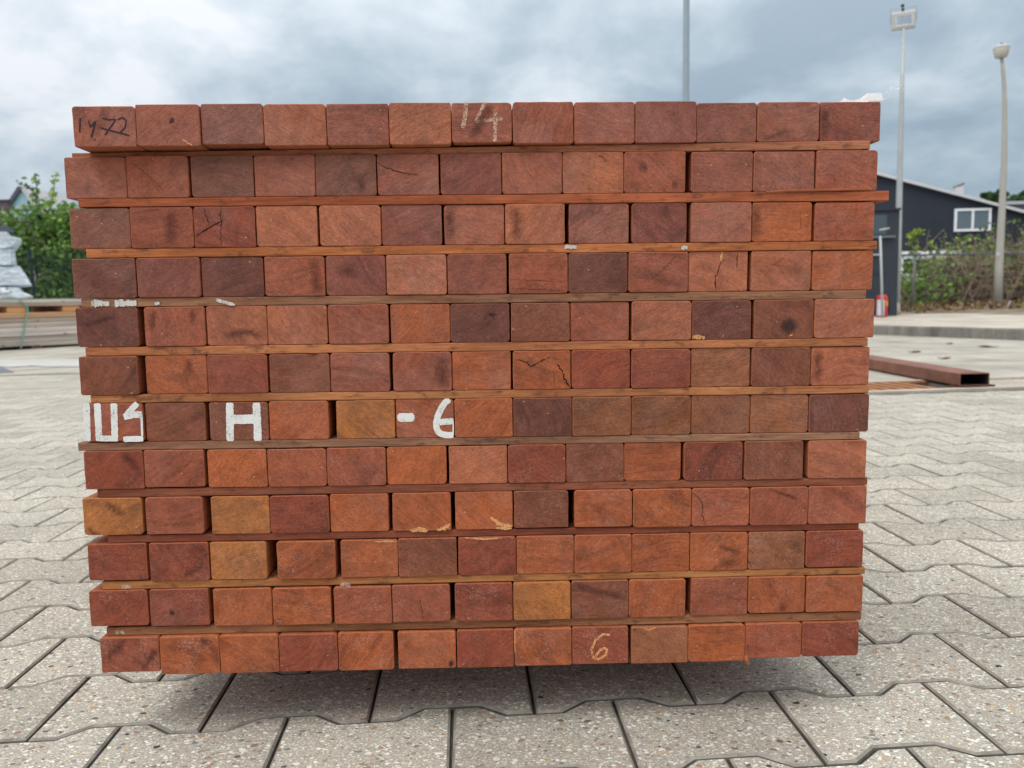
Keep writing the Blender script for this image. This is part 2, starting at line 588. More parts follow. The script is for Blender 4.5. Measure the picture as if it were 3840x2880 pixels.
M_CONC = make_concrete('yard_concrete', srgb(136, 130, 119), srgb(186, 179, 167), 2.2)
M_SLAB = make_concrete('pale_slab_concrete', srgb(152, 143, 130), srgb(200, 191, 177), 1.6)
M_KERB = make_concrete('weathered_kerb_concrete', srgb(96, 94, 88), srgb(142, 138, 130), 0.8, True)

# ------------------------------------------------------------------ the ground
gm = MB()
gm.add([(-400, -60, -0.05), (400, -60, -0.05), (400, 900, -0.05), (-400, 900, -0.05)], [(0, 1, 2, 3)])
tag(gm.build('ground', M_EARTH), kind='structure')

PANG, PU0, PV0, PPITCH, PLEN = 0.0555677, 0.0663764, 0.88511, 0.1349166, 0.2


def pav(u, v, z=0.0):
    return Vector((u * math.cos(PANG) - v * math.sin(PANG), u * math.sin(PANG) + v * math.cos(PANG), z))


def inv_pav(p):
    return (p.x * math.cos(PANG) + p.y * math.sin(PANG), -p.x * math.sin(PANG) + p.y * math.cos(PANG))


V_DRAIN = inv_pav(on_ground(3560, 1463))[1]            # near edge of the drain run on the right
V_BACK = 6.55                                          # paving ends here on the left
U_SPLIT = 1.5
bed = MB()
q = [pav(-9, -2.0, -0.0075), pav(9, -2.0, -0.0075), pav(9, V_DRAIN, -0.0075), pav(U_SPLIT, V_DRAIN, -0.0075), pav(U_SPLIT, V_BACK, -0.0075), pav(-9, V_BACK, -0.0075)]
bed.add(q, [(0, 1, 2, 3, 4, 5)])
paving = tag(bed.build('yard_paving', M_JOINT), kind='structure')

AMP = 0.024
W2, W1 = (PPITCH + AMP) / 2, (PPITCH - AMP) / 2


def paver_ring(gap, z):
    a, w2, w1 = PLEN / 2 - gap, W2 - gap, W1 - gap
    k0, k1 = 0.034 + gap * 0.35, 0.066 + gap * 0.35
    half = [(-a, w2), (-k1, w2), (-k0, w1), (k0, w1), (k1, w2), (a, w2)]
    top = [(x, y, z) for x, y in half]
    bot = [(-x, -y, z) for x, y in half]
    return top + bot


pm = MB()
_r = [paver_ring(0.0010, -0.05), paver_ring(0.0010, -0.005), paver_ring(0.0019, -0.0022), paver_ring(0.0046, 0.0)]
pm.loft(_r[:3], 1, None, False)
pm.loft(_r[2:], 2, None, False)
pm.add(_r[3], [tuple(range(12))], 0)
proto_me = pm.build('paver', [M_PAVER, M_PEDGE, M_PSHO])
paver_mesh = proto_me.data
bpy.data.objects.remove(proto_me)

rng = random.Random(11)
spots = []
for m_i in range(-18, 46):
    v = PV0 + m_i * PPITCH + W2
    for k in range(-40, 41):
        u = PU0 + (k + (m_i % 2) * 0.5) * PLEN + PLEN / 2
        if abs(u) > 8.0:
            continue
        if v + W2 > V_BACK or (u + 0.1 > U_SPLIT and v + W2 > V_DRAIN + 0.0):
            continue
        p = pav(u, v)
        d = p - EYE
        dz = d.dot(F0)
        sx = sy = None
        vis = False
        size = 0
        if dz > 0.1:
            sx = 1920 + FPX * d.dot(RIGHT) / dz
            sy = 1440 - FPX * d.dot(UP) / dz
            half_w = 0.11 * FPX / dz
            vis = (-half_w < sx < 3840 + half_w) and sy < 2880 + 130
            if vis and 500 < sx < 3120 and sy < 2440:
                vis = False                              # behind the timber stack
            size = 1.0 / (dz * dz)
        spots.append((size if vis else 0, u, v, m_i))
spots.sort(key=lambda s: -s[0])


def paver_matrix(u, v, near):
    p = pav(u, v, rng.uniform(-0.0006, 0.0004))
    rot = Matrix.Rotation(PANG + rng.gauss(0, 0.004), 4, 'Z') @ Matrix.Rotation(rng.gauss(0, 0.0018), 4, 'X') @ Matrix.Rotation(rng.gauss(0, 0.0025), 4, 'Y')
    return Matrix.Translation(p) @ rot


rest = MB()
pv = [Vector(x.co) for x in paver_mesh.vertices]
pf = [tuple(f.vertices) for f in paver_mesh.polygons]
pmi = [f.material_index for f in paver_mesh.polygons]
for i, (s, u, v, m_i) in enumerate(spots):
    mt = paver_matrix(u, v, i < 300)
    if i < 300 and s > 0:
        o = bpy.data.objects.new('paver', paver_mesh)
        C.objects.link(o)
        o.parent = paving
        o.matrix_basis = mt
    else:
        rest.add([mt @ p for p in pv], pf)
        rest.m[-len(pf):] = pmi
tag(rest.build('far_pavers', [M_PAVER, M_PEDGE, M_PSHO], paving), kind='stuff')

# concrete beyond the paving
cb = MB()
q = [pav(U_SPLIT, V_DRAIN + 0.45), pav(16, V_DRAIN + 0.45), pav(16, 30), pav(U_SPLIT, 30)]
cb.add([p + Vector((0, 0, 0.002)) for p in q] + [p + Vector((0, 0, -0.04)) for p in q], [(0, 1, 2, 3), (4, 7, 6, 5), (0, 4, 5, 1), (1, 5, 6, 2), (2, 6, 7, 3), (3, 7, 4, 0)])
q = [pav(-40, V_BACK + 0.003), pav(U_SPLIT - 0.003, V_BACK + 0.003), pav(U_SPLIT - 0.003, 40), pav(-40, 40)]
cb.add([p + Vector((0, 0, -0.001)) for p in q] + [p + Vector((0, 0, -0.04)) for p in q], [(0, 1, 2, 3), (4, 7, 6, 5), (0, 4, 5, 1), (1, 5, 6, 2), (2, 6, 7, 3), (3, 7, 4, 0)])
tag(cb.build('concrete_yard', M_CONC), kind='structure')

# drain run in the right half: concrete channel edge, rusty grate
U_G1 = inv_pav(on_ground(3590, 1450))[0]
ch = MB()
for (v0, v1, z1) in ((V_DRAIN + 0.004, V_DRAIN + 0.05, 0.004), (V_DRAIN + 0.40, V_DRAIN + 0.446, 0.006)):
    a, b_ = pav(U_SPLIT, v0), pav(9, v1)
    ch.box((U_SPLIT, v0, -0.045), (9, v1, z1), 0, Matrix.Rotation(PANG, 4, 'Z'))
ch.box((U_SPLIT, V_DRAIN + 0.05, -0.048), (9, V_DRAIN + 0.40, -0.044), 1, Matrix.Rotation(PANG, 4, 'Z'))
ch.box((U_G1 + 0.01, V_DRAIN + 0.0505, -0.043), (8.99, V_DRAIN + 0.3995, -0.006), 0, Matrix.Rotation(PANG, 4, 'Z'))
tag(ch.build('drain_channel', [M_SLAB, M_JOINT]), kind='structure')
M_RUST = plain('rusty_steel', srgb(168, 118, 84), 0.85, 0.2, 0.0, 0.25, 20.0, 0.4)
grate = thing('drain_grate', 'rusty slatted drain grate let into the ground beside the steel tube', 'grate', pav(2.0, V_DRAIN + 0.225, 0.0), PANG)
g = MB()
g.box((1.52 - 2.0, -0.172, -0.006), (U_G1 - 2.0, -0.158, 0.004))
g.box((1.52 - 2.0, 0.158, -0.006), (U_G1 - 2.0, 0.172, 0.004))
g.build('frame', M_RUST, grate, local=True)
nb = int((U_G1 - 1.64) / 0.075)
for i in range(nb):
    g = MB()
    g.box((-0.016, -0.156, -0.02), (0.016, 0.156, 0.003))
    o = g.build('bar', M_RUST, grate, local=True)
    o.location = (1.60 - 2.0 + i * 0.075, 0, 0)
    o.rotation_euler = (0, 0, 0.12)
    if i == 0:
        bar_me = o.data
    else:
        o.data = bar_me

# raised slab with a kerb on the right
KH = 0.112
kl, kr = on_ground(3281, 1256), on_ground(3840, 1278)
kd = (kr - kl).normalized()
kn = Vector((-kd.y, kd.x, 0))
ka, kb = kl - kd * 6.5, kr + kd * 8
rs = MB()
prof = [(0.0, 0.0), (0.008, KH - 0.012), (0.02, KH - 0.002), (0.05, KH)]
rings = []
for i in range(61):
    p = ka.lerp(kb, i / 60)
    wob = noise.noise(p * 1.7) * 0.006
    rings.append([p + kn * a + Vector((0, 0, z + (wob if z > 0.05 else 0))) for a, z in prof])
rs.loft(rings, 0, None, False, False)
kerb = tag(rs.build('kerb', M_KERB, smooth=False), kind='structure')
rs = MB()
ga, gb = [], []
NX, NY = 60, 14
vs, fs = [], []
for j in range(NY + 1):
    for i in range(NX + 1):
        p = ka.lerp(kb, i / NX) + kn * (0.05 + j / NY * 6.0)
        p.z = KH + 0.001 + noise.noise(p * 0.6) * 0.010 * min(1, j / 3)
        vs.append(p)
for j in range(NY):
    for i in range(NX):
        b0 = j * (NX + 1) + i
        fs.append((b0, b0 + 1, b0 + NX + 2, b0 + NX + 1))
rs.add(vs, fs)
tag(rs.build('raised_slab', M_SLAB), kind='structure')
# earth verge behind the slab, slightly mounded
vs, fs = [], []
NX, NY = 70, 20
for j in range(NY + 1):
    for i in range(NX + 1):
        p = ka.lerp(kb, i / NX) + kn * (3.4 + j / NY * 7.0)
        t = j / NY
        p.z = KH - 0.03 + 0.10 * math.sin(min(1, t * 3.0) * math.pi * 0.5) + noise.noise(p * 1.3) * 0.05 + noise.noise(p * 4.0) * 0.02
        vs.append(p)
for j in range(NY):
    for i in range(NX):
        b0 = j * (NX + 1) + i
        fs.append((b0, b0 + 1, b0 + NX + 2, b0 + NX + 1))
rs = MB()
rs.add(vs, fs)
tag(rs.build('verge', M_EARTH), kind='structure')

# ------------------------------------------------------------------ the timber stack
D0, YAW = 0.85, 0.020              # the front face stands 0.85 m from the lens, its left end a little nearer
LEN = 2.2

# one entry per layer: (left, right, top, bottom) of every end face in photo pixels
ROWS = [
 [(271,509,397,553),(511,750,391,549),(750,986,384,541),(987,1222,388,546),(1222,1457,386,544),(1457,1691,382,539),(1692,1920,378,534),(1922,2150,381,537),(2152,2381,381,534),(2381,2612,379,534),(2612,2838,384,534),(2839,3071,382,532),(3076,3302,381,532)],
 [(240,472,588,745),(475,707,584,743),(715,949,583,739),(951,1180,580,736),(1180,1409,578,733),(1413,1644,575,732),(1650,1880,571,728),(1882,2107,571,727),(2108,2338,569,725),(2340,2570,567,722),(2592,2823,568,721),(2825,3054,567,720),(3059,3289,563,717)],
 [(258,486,780,933),(488,724,777,931),(726,956,774,928),(959,1189,770,924),(1197,1428,769,921),(1429,1656,767,919),(1664,1891,767,918),(1893,2117,763,916),(2132,2358,759,912),(2368,2575,759,910),(2589,2817,759,909),(2820,3044,758,907),(3055,3279,758,904)],
 [(273,509,969,1119),(513,750,966,1116),(753,986,964,1114),(992,1217,961,1111),(1221,1445,956,1107),(1448,1674,953,1104),(1677,1899,952,1103),(1907,2128,950,1101),(2130,2353,947,1098),(2356,2579,944,1096),(2581,2805,942,1093),(2816,3041,941,1091),(3046,3274,939,1089)],
 [(283,516,1151,1302),(542,769,1150,1298),(772,1000,1147,1296),(1001,1226,1143,1292),(1230,1456,1140,1288),(1463,1687,1140,1286),(1688,1910,1138,1284),(1915,2136,1135,1281),(2138,2359,1133,1277),(2368,2592,1129,1277),(2594,2816,1126,1273),(2826,3051,1123,1269),(3052,3277,1120,1267)],
 [(298,517,1336,1479),(544,774,1332,1479),(776,1002,1329,1477),(1009,1235,1327,1473),(1238,1460,1323,1468),(1472,1693,1319,1464),(1695,1915,1317,1461),(1922,2139,1315,1458),(2142,2362,1311,1455),(2366,2588,1309,1455),(2591,2813,1304,1451),(2818,3039,1302,1449),(3042,3262,1301,1446)],
 [(313,537,1511,1655),(543,768,1511,1656),(783,1004,1508,1655),(1008,1231,1504,1651),(1259,1480,1501,1645),(1483,1701,1496,1640),(1703,1922,1493,1637),(1924,2144,1491,1635),(2145,2365,1488,1631),(2367,2590,1485,1629),(2592,2812,1481,1626),(2814,3032,1479,1624),(3034,3259,1479,1622)],
 [(314,537,1688,1832),(540,766,1687,1827),(778,1000,1685,1829),(1003,1224,1683,1826),(1226,1446,1678,1823),(1449,1673,1674,1818),(1682,1902,1672,1814),(1904,2120,1666,1811),(2122,2339,1663,1806),(2340,2553,1660,1803),(2563,2784,1657,1801),(2790,3010,1652,1795),(3029,3248,1651,1794)],
 [(311,534,1866,2007),(546,762,1863,2003),(790,1010,1861,2002),(1012,1233,1858,2002),(1236,1456,1852,1997),(1470,1690,1848,1993),(1705,1922,1844,1988),(1926,2131,1839,1980),(2153,2369,1835,1976),(2372,2591,1833,1974),(2593,2810,1830,1971),(2812,3028,1826,1967),(3030,3249,1822,1965)],
 [(328,550,2038,2177),(559,782,2036,2176),(786,999,2033,2173),(1038,1257,2029,2171),(1276,1492,2025,2168),(1493,1712,2018,2165),(1717,1934,2014,2160),(1936,2152,2009,2153),(2153,2369,2004,2147),(2369,2586,2003,2143),(2588,2804,1998,2138),(2807,3019,1995,2134),(3023,3238,1991,2128)],
 [(333,553,2211,2349),(560,782,2209,2348),(797,1018,2208,2345),(1022,1241,2204,2342),(1252,1468,2200,2342),(1469,1687,2194,2338),(1705,1922,2187,2331),(1924,2139,2182,2323),(2142,2356,2177,2316),(2357,2570,2173,2312),(2591,2804,2167,2308),(2806,3018,2162,2299),(3023,3235,2160,2295)],
 [(377,598,2387,2520),(600,823,2385,2524),(825,1045,2380,2519),(1046,1265,2377,2514),(1267,1475,2372,2515),(1491,1709,2369,2509),(1712,1927,2363,2505),(1929,2143,2355,2495),(2144,2356,2350,2490),(2366,2579,2350,2487),(2580,2793,2343,2478),(2794,3004,2336,2466),(3007,3221,2332,2462)],
]
TONE = {  # seen colours of the end faces, sky veil on the upper layers painted in
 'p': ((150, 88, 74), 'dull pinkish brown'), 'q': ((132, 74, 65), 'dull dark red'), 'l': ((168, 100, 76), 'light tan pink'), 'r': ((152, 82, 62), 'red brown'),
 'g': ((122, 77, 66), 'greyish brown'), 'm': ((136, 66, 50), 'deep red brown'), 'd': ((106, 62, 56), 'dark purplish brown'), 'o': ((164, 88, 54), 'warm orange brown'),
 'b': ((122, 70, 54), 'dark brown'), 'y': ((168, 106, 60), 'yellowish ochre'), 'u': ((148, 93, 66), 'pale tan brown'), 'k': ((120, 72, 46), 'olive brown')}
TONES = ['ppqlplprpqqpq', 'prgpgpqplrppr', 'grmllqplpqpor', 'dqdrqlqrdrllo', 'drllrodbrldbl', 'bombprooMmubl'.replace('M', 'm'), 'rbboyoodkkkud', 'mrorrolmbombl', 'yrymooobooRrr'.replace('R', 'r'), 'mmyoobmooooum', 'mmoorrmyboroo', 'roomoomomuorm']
STREAK = {(1, 8): .8, (3, 3): .8, (4, 3): .4, (6, 1): .9, (7, 2): 1., (7, 13): .9, (8, 1): 1., (8, 6): .6, (9, 1): .8, (9, 4): .9, (10, 2): .9, (11, 9): 1., (11, 3): .5, (12, 1): .8, (12, 5): .9, (5, 9): .5, (5, 4): .4, (8, 11): .8, (8, 5): .5, (7, 8): .9, (10, 11): .8, (6, 5): .8, (9, 8): .6, (3, 10): .6, (4, 12): .7}
GRAIN = {(1, 8): 1.5, (7, 13): 1.45, (7, 8): 1.55, (8, 11): 1.4, (11, 10): 1.5, (11, 3): 1.45, (5, 2): 1.5, (6, 1): 0.75, (7, 2): 0.35, (8, 1): 0.75, (9, 1): 0.75, (12, 5): 0.9, (4, 6): -0.4, (5, 5): -0.4, (5, 9): -0.5, (9, 7): -0.6, (10, 6): -0.5, (12, 1): -0.7, (10, 2): -0.8, (4, 12): -0.6, (11, 9): 0.15, (4, 8): 0.05}

ORD = ['', 'first', 'second', 'third', 'fourth', 'fifth', 'sixth', 'seventh', 'eighth', 'ninth', 'tenth', 'eleventh', 'twelfth', 'thirteenth']


def layer_name(i):
    return 'top layer' if i == 1 else 'bottom layer' if i == 12 else ORD[i] + ' layer from top'


def place_name(j):
    return 'leftmost' if j == 1 else 'rightmost' if j == 13 else 'middle (seventh)' if j == 7 else (ORD[j] + ' from left' if j < 7 else ORD[14 - j] + ' from right')


def face_y(x, i):
    """distance of the front face of layer i at x"""
    y = D0 + YAW * x
    if i == 1:
        y += -0.007 + 0.030 * x
    return y


def unproject_face(px, py, i):
    p = at_y(px, py, D0)
    for _ in range(4):
        p = at_y(px, py, face_y(p.x, i))
    return p


rt = random.Random(5)


def linfit(ps):
    n = len(ps)
    mx = sum(p[0] for p in ps) / n
    mz = sum(p[1] for p in ps) / n
    k = sum((p[0] - mx) * (p[1] - mz) for p in ps) / sum((p[0] - mx) ** 2 for p in ps)
    return k, mz - k * mx


# real sizes of every end face, then the two lines that each layer keeps to
faces = []
for i, row in enumerate(ROWS, 1):
    out = []
    for (l, r_, t, b_) in row:
        ym = (t + b_) / 2
        pl, pr = unproject_face(l, ym, i), unproject_face(r_, ym, i)
        xm = (l + r_) / 2
        pt, pb = unproject_face(xm, t, i), unproject_face(xm, b_, i)
        out.append([pl.x, pr.x, pt.z, pb.z])
    for a, c in zip(out, out[1:]):                       # neighbours touch but never overlap
        if c[0] - a[1] < 0.0004:
            mid = (a[1] + c[0]) / 2
            a[1], c[0] = mid - 0.0002, mid + 0.0002
    faces.append(out)
lines = []
for out in faces:
    kb_, cb_ = linfit([((f[0] + f[1]) / 2, f[3]) for f in out])
    kt_, ct_ = linfit([((f[0] + f[1]) / 2, f[2]) for f in out])
    # no face pokes below the lath it lies on or above the lath it carries
    cb_ += min(0.0, min(f[3] - (kb_ * (f[0] + f[1]) / 2 + cb_) for f in out)) * 0.35
    ct_ += max(0.0, max(f[2] - (kt_ * (f[0] + f[1]) / 2 + ct_) for f in out)) * 0.35
    lines.append((kb_, cb_, kt_, ct_))


def rounded_rect(w_, h_, r_, seed, y, inset=0.0, jit=0.0004):
    """outline of an end face, about the bottom centre; slightly uneven sawn edges"""
    rr_ = random.Random(seed)
    pts = []
    x0, x1, z0, z1 = -w_ / 2 + inset, w_ / 2 - inset, inset, h_ - inset
    r_ = max(0.0008, r_ - inset * 0.6)
    rs_ = [max(0.0008, r_ * f) for f in (rr_.choice((0.6, 1.0, 1.0, 1.3)), rr_.choice((0.7, 1.0, 1.2, 1.5)), rr_.choice((0.7, 1.0, 1.2)), rr_.choice((0.6, 1.0, 1.3)))]
    for r_, (cx_, cz_, a0) in zip(rs_, ((x1 - rs_[0], z0 + rs_[0], -90), (x1 - rs_[1], z1 - rs_[1], 0), (x0 + rs_[2], z1 - rs_[2], 90), (x0 + rs_[3], z0 + rs_[3], 180))):
        for k in range(5):
            a = R(a0 + 22.5 * k)
            pts.append((cx_ + r_ * math.cos(a), y, cz_ + r_ * math.sin(a)))
    out = []
    for n_, p in enumerate(pts):
        out.append(p)
        if n_ % 5 == 4:
            q_ = pts[(n_ + 1) % len(pts)]
            for t in (0.25, 0.5, 0.75):
                out.append((p[0] + (q_[0] - p[0]) * t, y, p[2] + (q_[2] - p[2]) * t))
    def inward(v, lim):
        return v
    res = []
    for p in out:
        dx, dz = rr_.uniform(0, jit), rr_.uniform(0, jit)
        res.append((p[0] - math.copysign(dx, p[0]), p[1], p[2] + (dz if p[2] < h_ / 2 else -dz)))
    return res


def wood_props(o, i, j, tone):
    f_ = (i - 1) / 11
    mean = (150 + 2 * f_, 88 - 9 * f_, 73 - 21 * f_)  # layer mean, with the duller sky veil of the upper layers in its colour
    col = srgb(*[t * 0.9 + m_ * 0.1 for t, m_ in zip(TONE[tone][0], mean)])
    k = rt.uniform(0.93, 1.07)
    o.color = (min(1, col[0] * 1.02 * k), min(1, col[1] * 0.975 * k), min(1, col[2] * 0.85 * k), 1)
    o['grain'] = float(GRAIN.get((i, j), rt.uniform(-0.9, 0.9)))
    o['streak'] = float(STREAK.get((i, j), rt.uniform(0.12, 0.62)))
    o['stain'] = float(rt.uniform(0.15, 0.85))
    o['ring'] = float(rt.choice((-1, 1)) * rt.uniform(2.0, 9.0))
    o['weather'] = float(rt.uniform(0.1, 0.75) * (1.0 - 0.5 * f_))  # grey weathering and painted sky sheen together, stronger on the upper layers
    o['dust'] = float(0.15 + 0.5 * max(0, i - 6) / 6 * rt.random())


TIMB = {}
MARKED = {(1, 1): 'timber end with 1472 handwritten in black, leftmost in top layer',
          (1, 7): 'timber end with chalked number 14, in the middle of top layer',
          (7, 1): 'timber end with white painted characters 1US at the left of the stack',
          (7, 3): 'dark timber end with a white painted letter H',
          (7, 6): 'orange brown timber end with a white painted dash and 6',
          (12, 9): 'timber end with chalked orange 6 in bottom layer',
          (6, 8): 'orange brown timber end split by a large forked crack, sixth layer from top',
          (4, 11): 'light pink timber end with two vertical drying cracks, fourth layer from top',
          (9, 11): 'timber end with a curved crack near its left side, ninth layer from top'}
for i, out in enumerate(faces, 1):
    kb_, cb_, kt_, ct_ = lines[i - 1]
    yaw_i = math.atan(YAW + (0.030 if i == 1 else 0))
    tilt = -math.atan((kb_ + kt_) / 2)
    for j, (x0, x1, zt, zb) in enumerate(out, 1):
        xm = (x0 + x1) / 2
        wd = (x1 - x0)
        lo = kb_ * xm + cb_
        hi = kt_ * xm + ct_
        if i == 12:
            lo = min(lo, zb)
        zb2 = max(zb, lo) if abs(zb - lo) > 0.0012 else lo
        zt2 = min(zt, hi - 0.0001)
        ht = zt2 - zb2
        y = face_y(xm, i) + rt.uniform(-0.0012, 0.0016)
        mb = MB()
        sd = i * 100 + j
        c_ = 0.0007
        rad = rt.uniform(0.0020, 0.0032)
        rings = [rounded_rect(wd, ht, rad, sd, 0.0, c_), rounded_rect(wd, ht, rad, sd, c_ * 0.9, 0.0), rounded_rect(wd, ht, rad, sd, 0.05), rounded_rect(wd, ht, rad, sd, LEN)]
        n_ = len(rings[0])
        for a in range(3):
            mb.add(rings[a] + rings[a + 1], [(k, (k + 1) % n_, n_ + (k + 1) % n_, n_ + k) for k in range(n_)], 1)
        mb.add(rings[0], [tuple(range(n_ - 1, -1, -1))], 0)
        mb.add(rings[3], [tuple(range(n_))], 0)
        me = bpy.data.meshes.new('timber')
        me.from_pydata(mb.v, [], mb.f)
        me.materials.append(MT_END)
        me.materials.append(MT_SIDE)
        me.polygons.foreach_set('material_index', mb.m)
        bm = bmesh.new()
        bm.from_mesh(me)
        bmesh.ops.remove_doubles(bm, verts=bm.verts, dist=1e-6)
        bmesh.ops.recalc_face_normals(bm, faces=bm.faces)
        bm.to_mesh(me)
        bm.free()
        o = bpy.data.objects.new('timber', me)
        C.objects.link(o)
        o.matrix_basis = Matrix.Translation((xm, y, zb2)) @ Matrix.Rotation(yaw_i, 4, 'Z') @ Matrix.Rotation(tilt, 4, 'Y')
        tone = TONES[i - 1][j - 1]
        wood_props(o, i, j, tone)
        lab = MARKED.get((i, j), '%s timber end, %s in %s' % (TONE[tone][1], place_name(j), layer_name(i)))
        tag(o, lab, 'timber', 'timbers stacked in twelve layers')
        TIMB[(i, j)] = o

# ---- thin laths between the layers
LATH = [(250, 3260, (190, 128, 94), 'brown', 0.010, -0.0015), (294, 3332, (190, 110, 72), 'reddish orange', 0.0, -0.0005), (323, 3288, (204, 130, 80), 'bright orange tan', 0.0004, -0.0002), (304, 3248, (166, 122, 92), 'grey brown', 0.0008, 0.0),
        (320, 3254, (196, 130, 86), 'tan', 0.0008, 0.0), (338, 3257, (196, 134, 88), 'pale tan', 0.001, 0.0), (292, 3224, (166, 126, 98), 'grey', 0.0008, 0.0), (363, 3254, (156, 96, 70), 'dark brown', 0.0015, 0.001), (400, 3223, (152, 88, 64), 'dark red brown', 0.003, 0.002), (378, 3246, (198, 138, 84), 'ochre yellow', 0.003, 0.002), (393, 3234, (168, 118, 82), 'dull brown', 0.0045, 0.0035)]
LATHS = []
for i, (l, r_, col, word, rec_l, rec_r) in enumerate(LATH, 1):
    kb_, cb_ = lines[i - 1][:2]
    kt_, ct_ = lines[i][2:]
    zl = ROWS[i - 1][0][3]
    pl, pr = unproject_face(l, ROWS[i][0][2] - 12, i + 1), unproject_face(r_, ROWS[i][12][2] - 12, i + 1)
    NS = 110
    rings = []
    rl = random.Random(300 + i)
    depth = 0.032
    ox = (pl.x + pr.x) / 2
    oz = kt_ * ox + ct_
    oy = face_y(ox, i + 1)
    for s in range(NS + 1):
        t = s / NS
        x = pl.x + (pr.x - pl.x) * t
        y = face_y(x, i + 1) + rec_l + (rec_r - rec_l) * t
        z0 = kt_ * x + ct_ + 0.0001
        z1 = kb_ * x + cb_ - 0.0001
        j1, j2, j3 = (noise.noise(Vector((x * 42, i * 7.1, k))) * 0.00045 for k in (0.0, 5.0, 9.0))
        a = abs(j1) + rl.uniform(0, 0.00015)
        b_ = abs(j2) + rl.uniform(0, 0.00015)
        if z1 - z0 < 0.004:
            z1 = z0 + 0.004
        e = 0.0005
        rings.append([Vector(p) - Vector((ox, oy, oz)) for p in ((x, y + e, z0), (x, y + depth, z0), (x, y + depth, z1), (x, y + e + 0.0003, z1 - b_ * 0.6), (x, y + j3, z1 - e - b_), (x, y + j3 * 0.7, z0 + e + a))])
    mb = MB()
    mb.loft(rings)
    o = mb.build('lath', MT_LATH)
    o.location = (ox, oy, oz)
    c4 = srgb(*col)
    o.color = (c4[0] * 0.80, c4[1] * 0.74, c4[2] * 0.76, 1)
    tag(o, 'thin %s wooden lath between the %s and %s layers from top' % (word, ORD[i], ORD[i + 1]), 'lath', 'spacer laths between the timber layers')
    LATHS.append(o)
    # its partner at the far end of the stack
    c = o.copy()
    C.objects.link(c)
    c.location = (ox - math.sin(YAW) * 1.9, oy + 1.9, oz)
    c['label'] = 'thin wooden lath at the hidden far end of the timber stack'
    c['group'] = 'spacer laths at the far end'

# bearers that lift the stack off the paving
M_BEAR = plain('old_bearer_wood', srgb(92, 70, 54), 0.85, 0.2, 0, 0.2, 30)
kb_, cb_ = lines[11][:2]
zlow = min(o.location.z for (i, j), o in TIMB.items() if i == 12)
for yy, word in ((0.42, 'front'), (1.75, 'rear')):
    mb = MB()
    xs = (-0.42, 0.42)
    y0 = D0 + yy
    vs = []
    for x in xs:
        zt = kb_ * x + cb_ - 0.002
        vs += [(x, y0, 0.0008), (x, y0 + 0.07, 0.0008), (x, y0 + 0.07, zt), (x, y0, zt)]
    mb.add(vs, [(0, 1, 2, 3), (7, 6, 5, 4), (0, 4, 5, 1), (1, 5, 6, 2), (2, 6, 7, 3), (3, 7, 4, 0)])
    tag(mb.build('bearer', M_BEAR, loc=(0, y0, 0)), 'dark %s bearer lying under the timber stack' % word, 'bearer', 'bearers under the stack')

# ---- writing, cracks, stains: thin strokes lying on the faces
ZOOM = {1: (200, 340), 2: (1150, 340), 3: (2100, 340), 4: (2640, 340), 5: (200, 1080), 6: (1150, 1080), 7: (2100, 1080), 8: (2640, 1080), 9: (200, 1780), 10: (1150, 1780), 11: (2100, 1780), 12: (2640, 1780)}
ZS = 2.074
lift = [0.0]


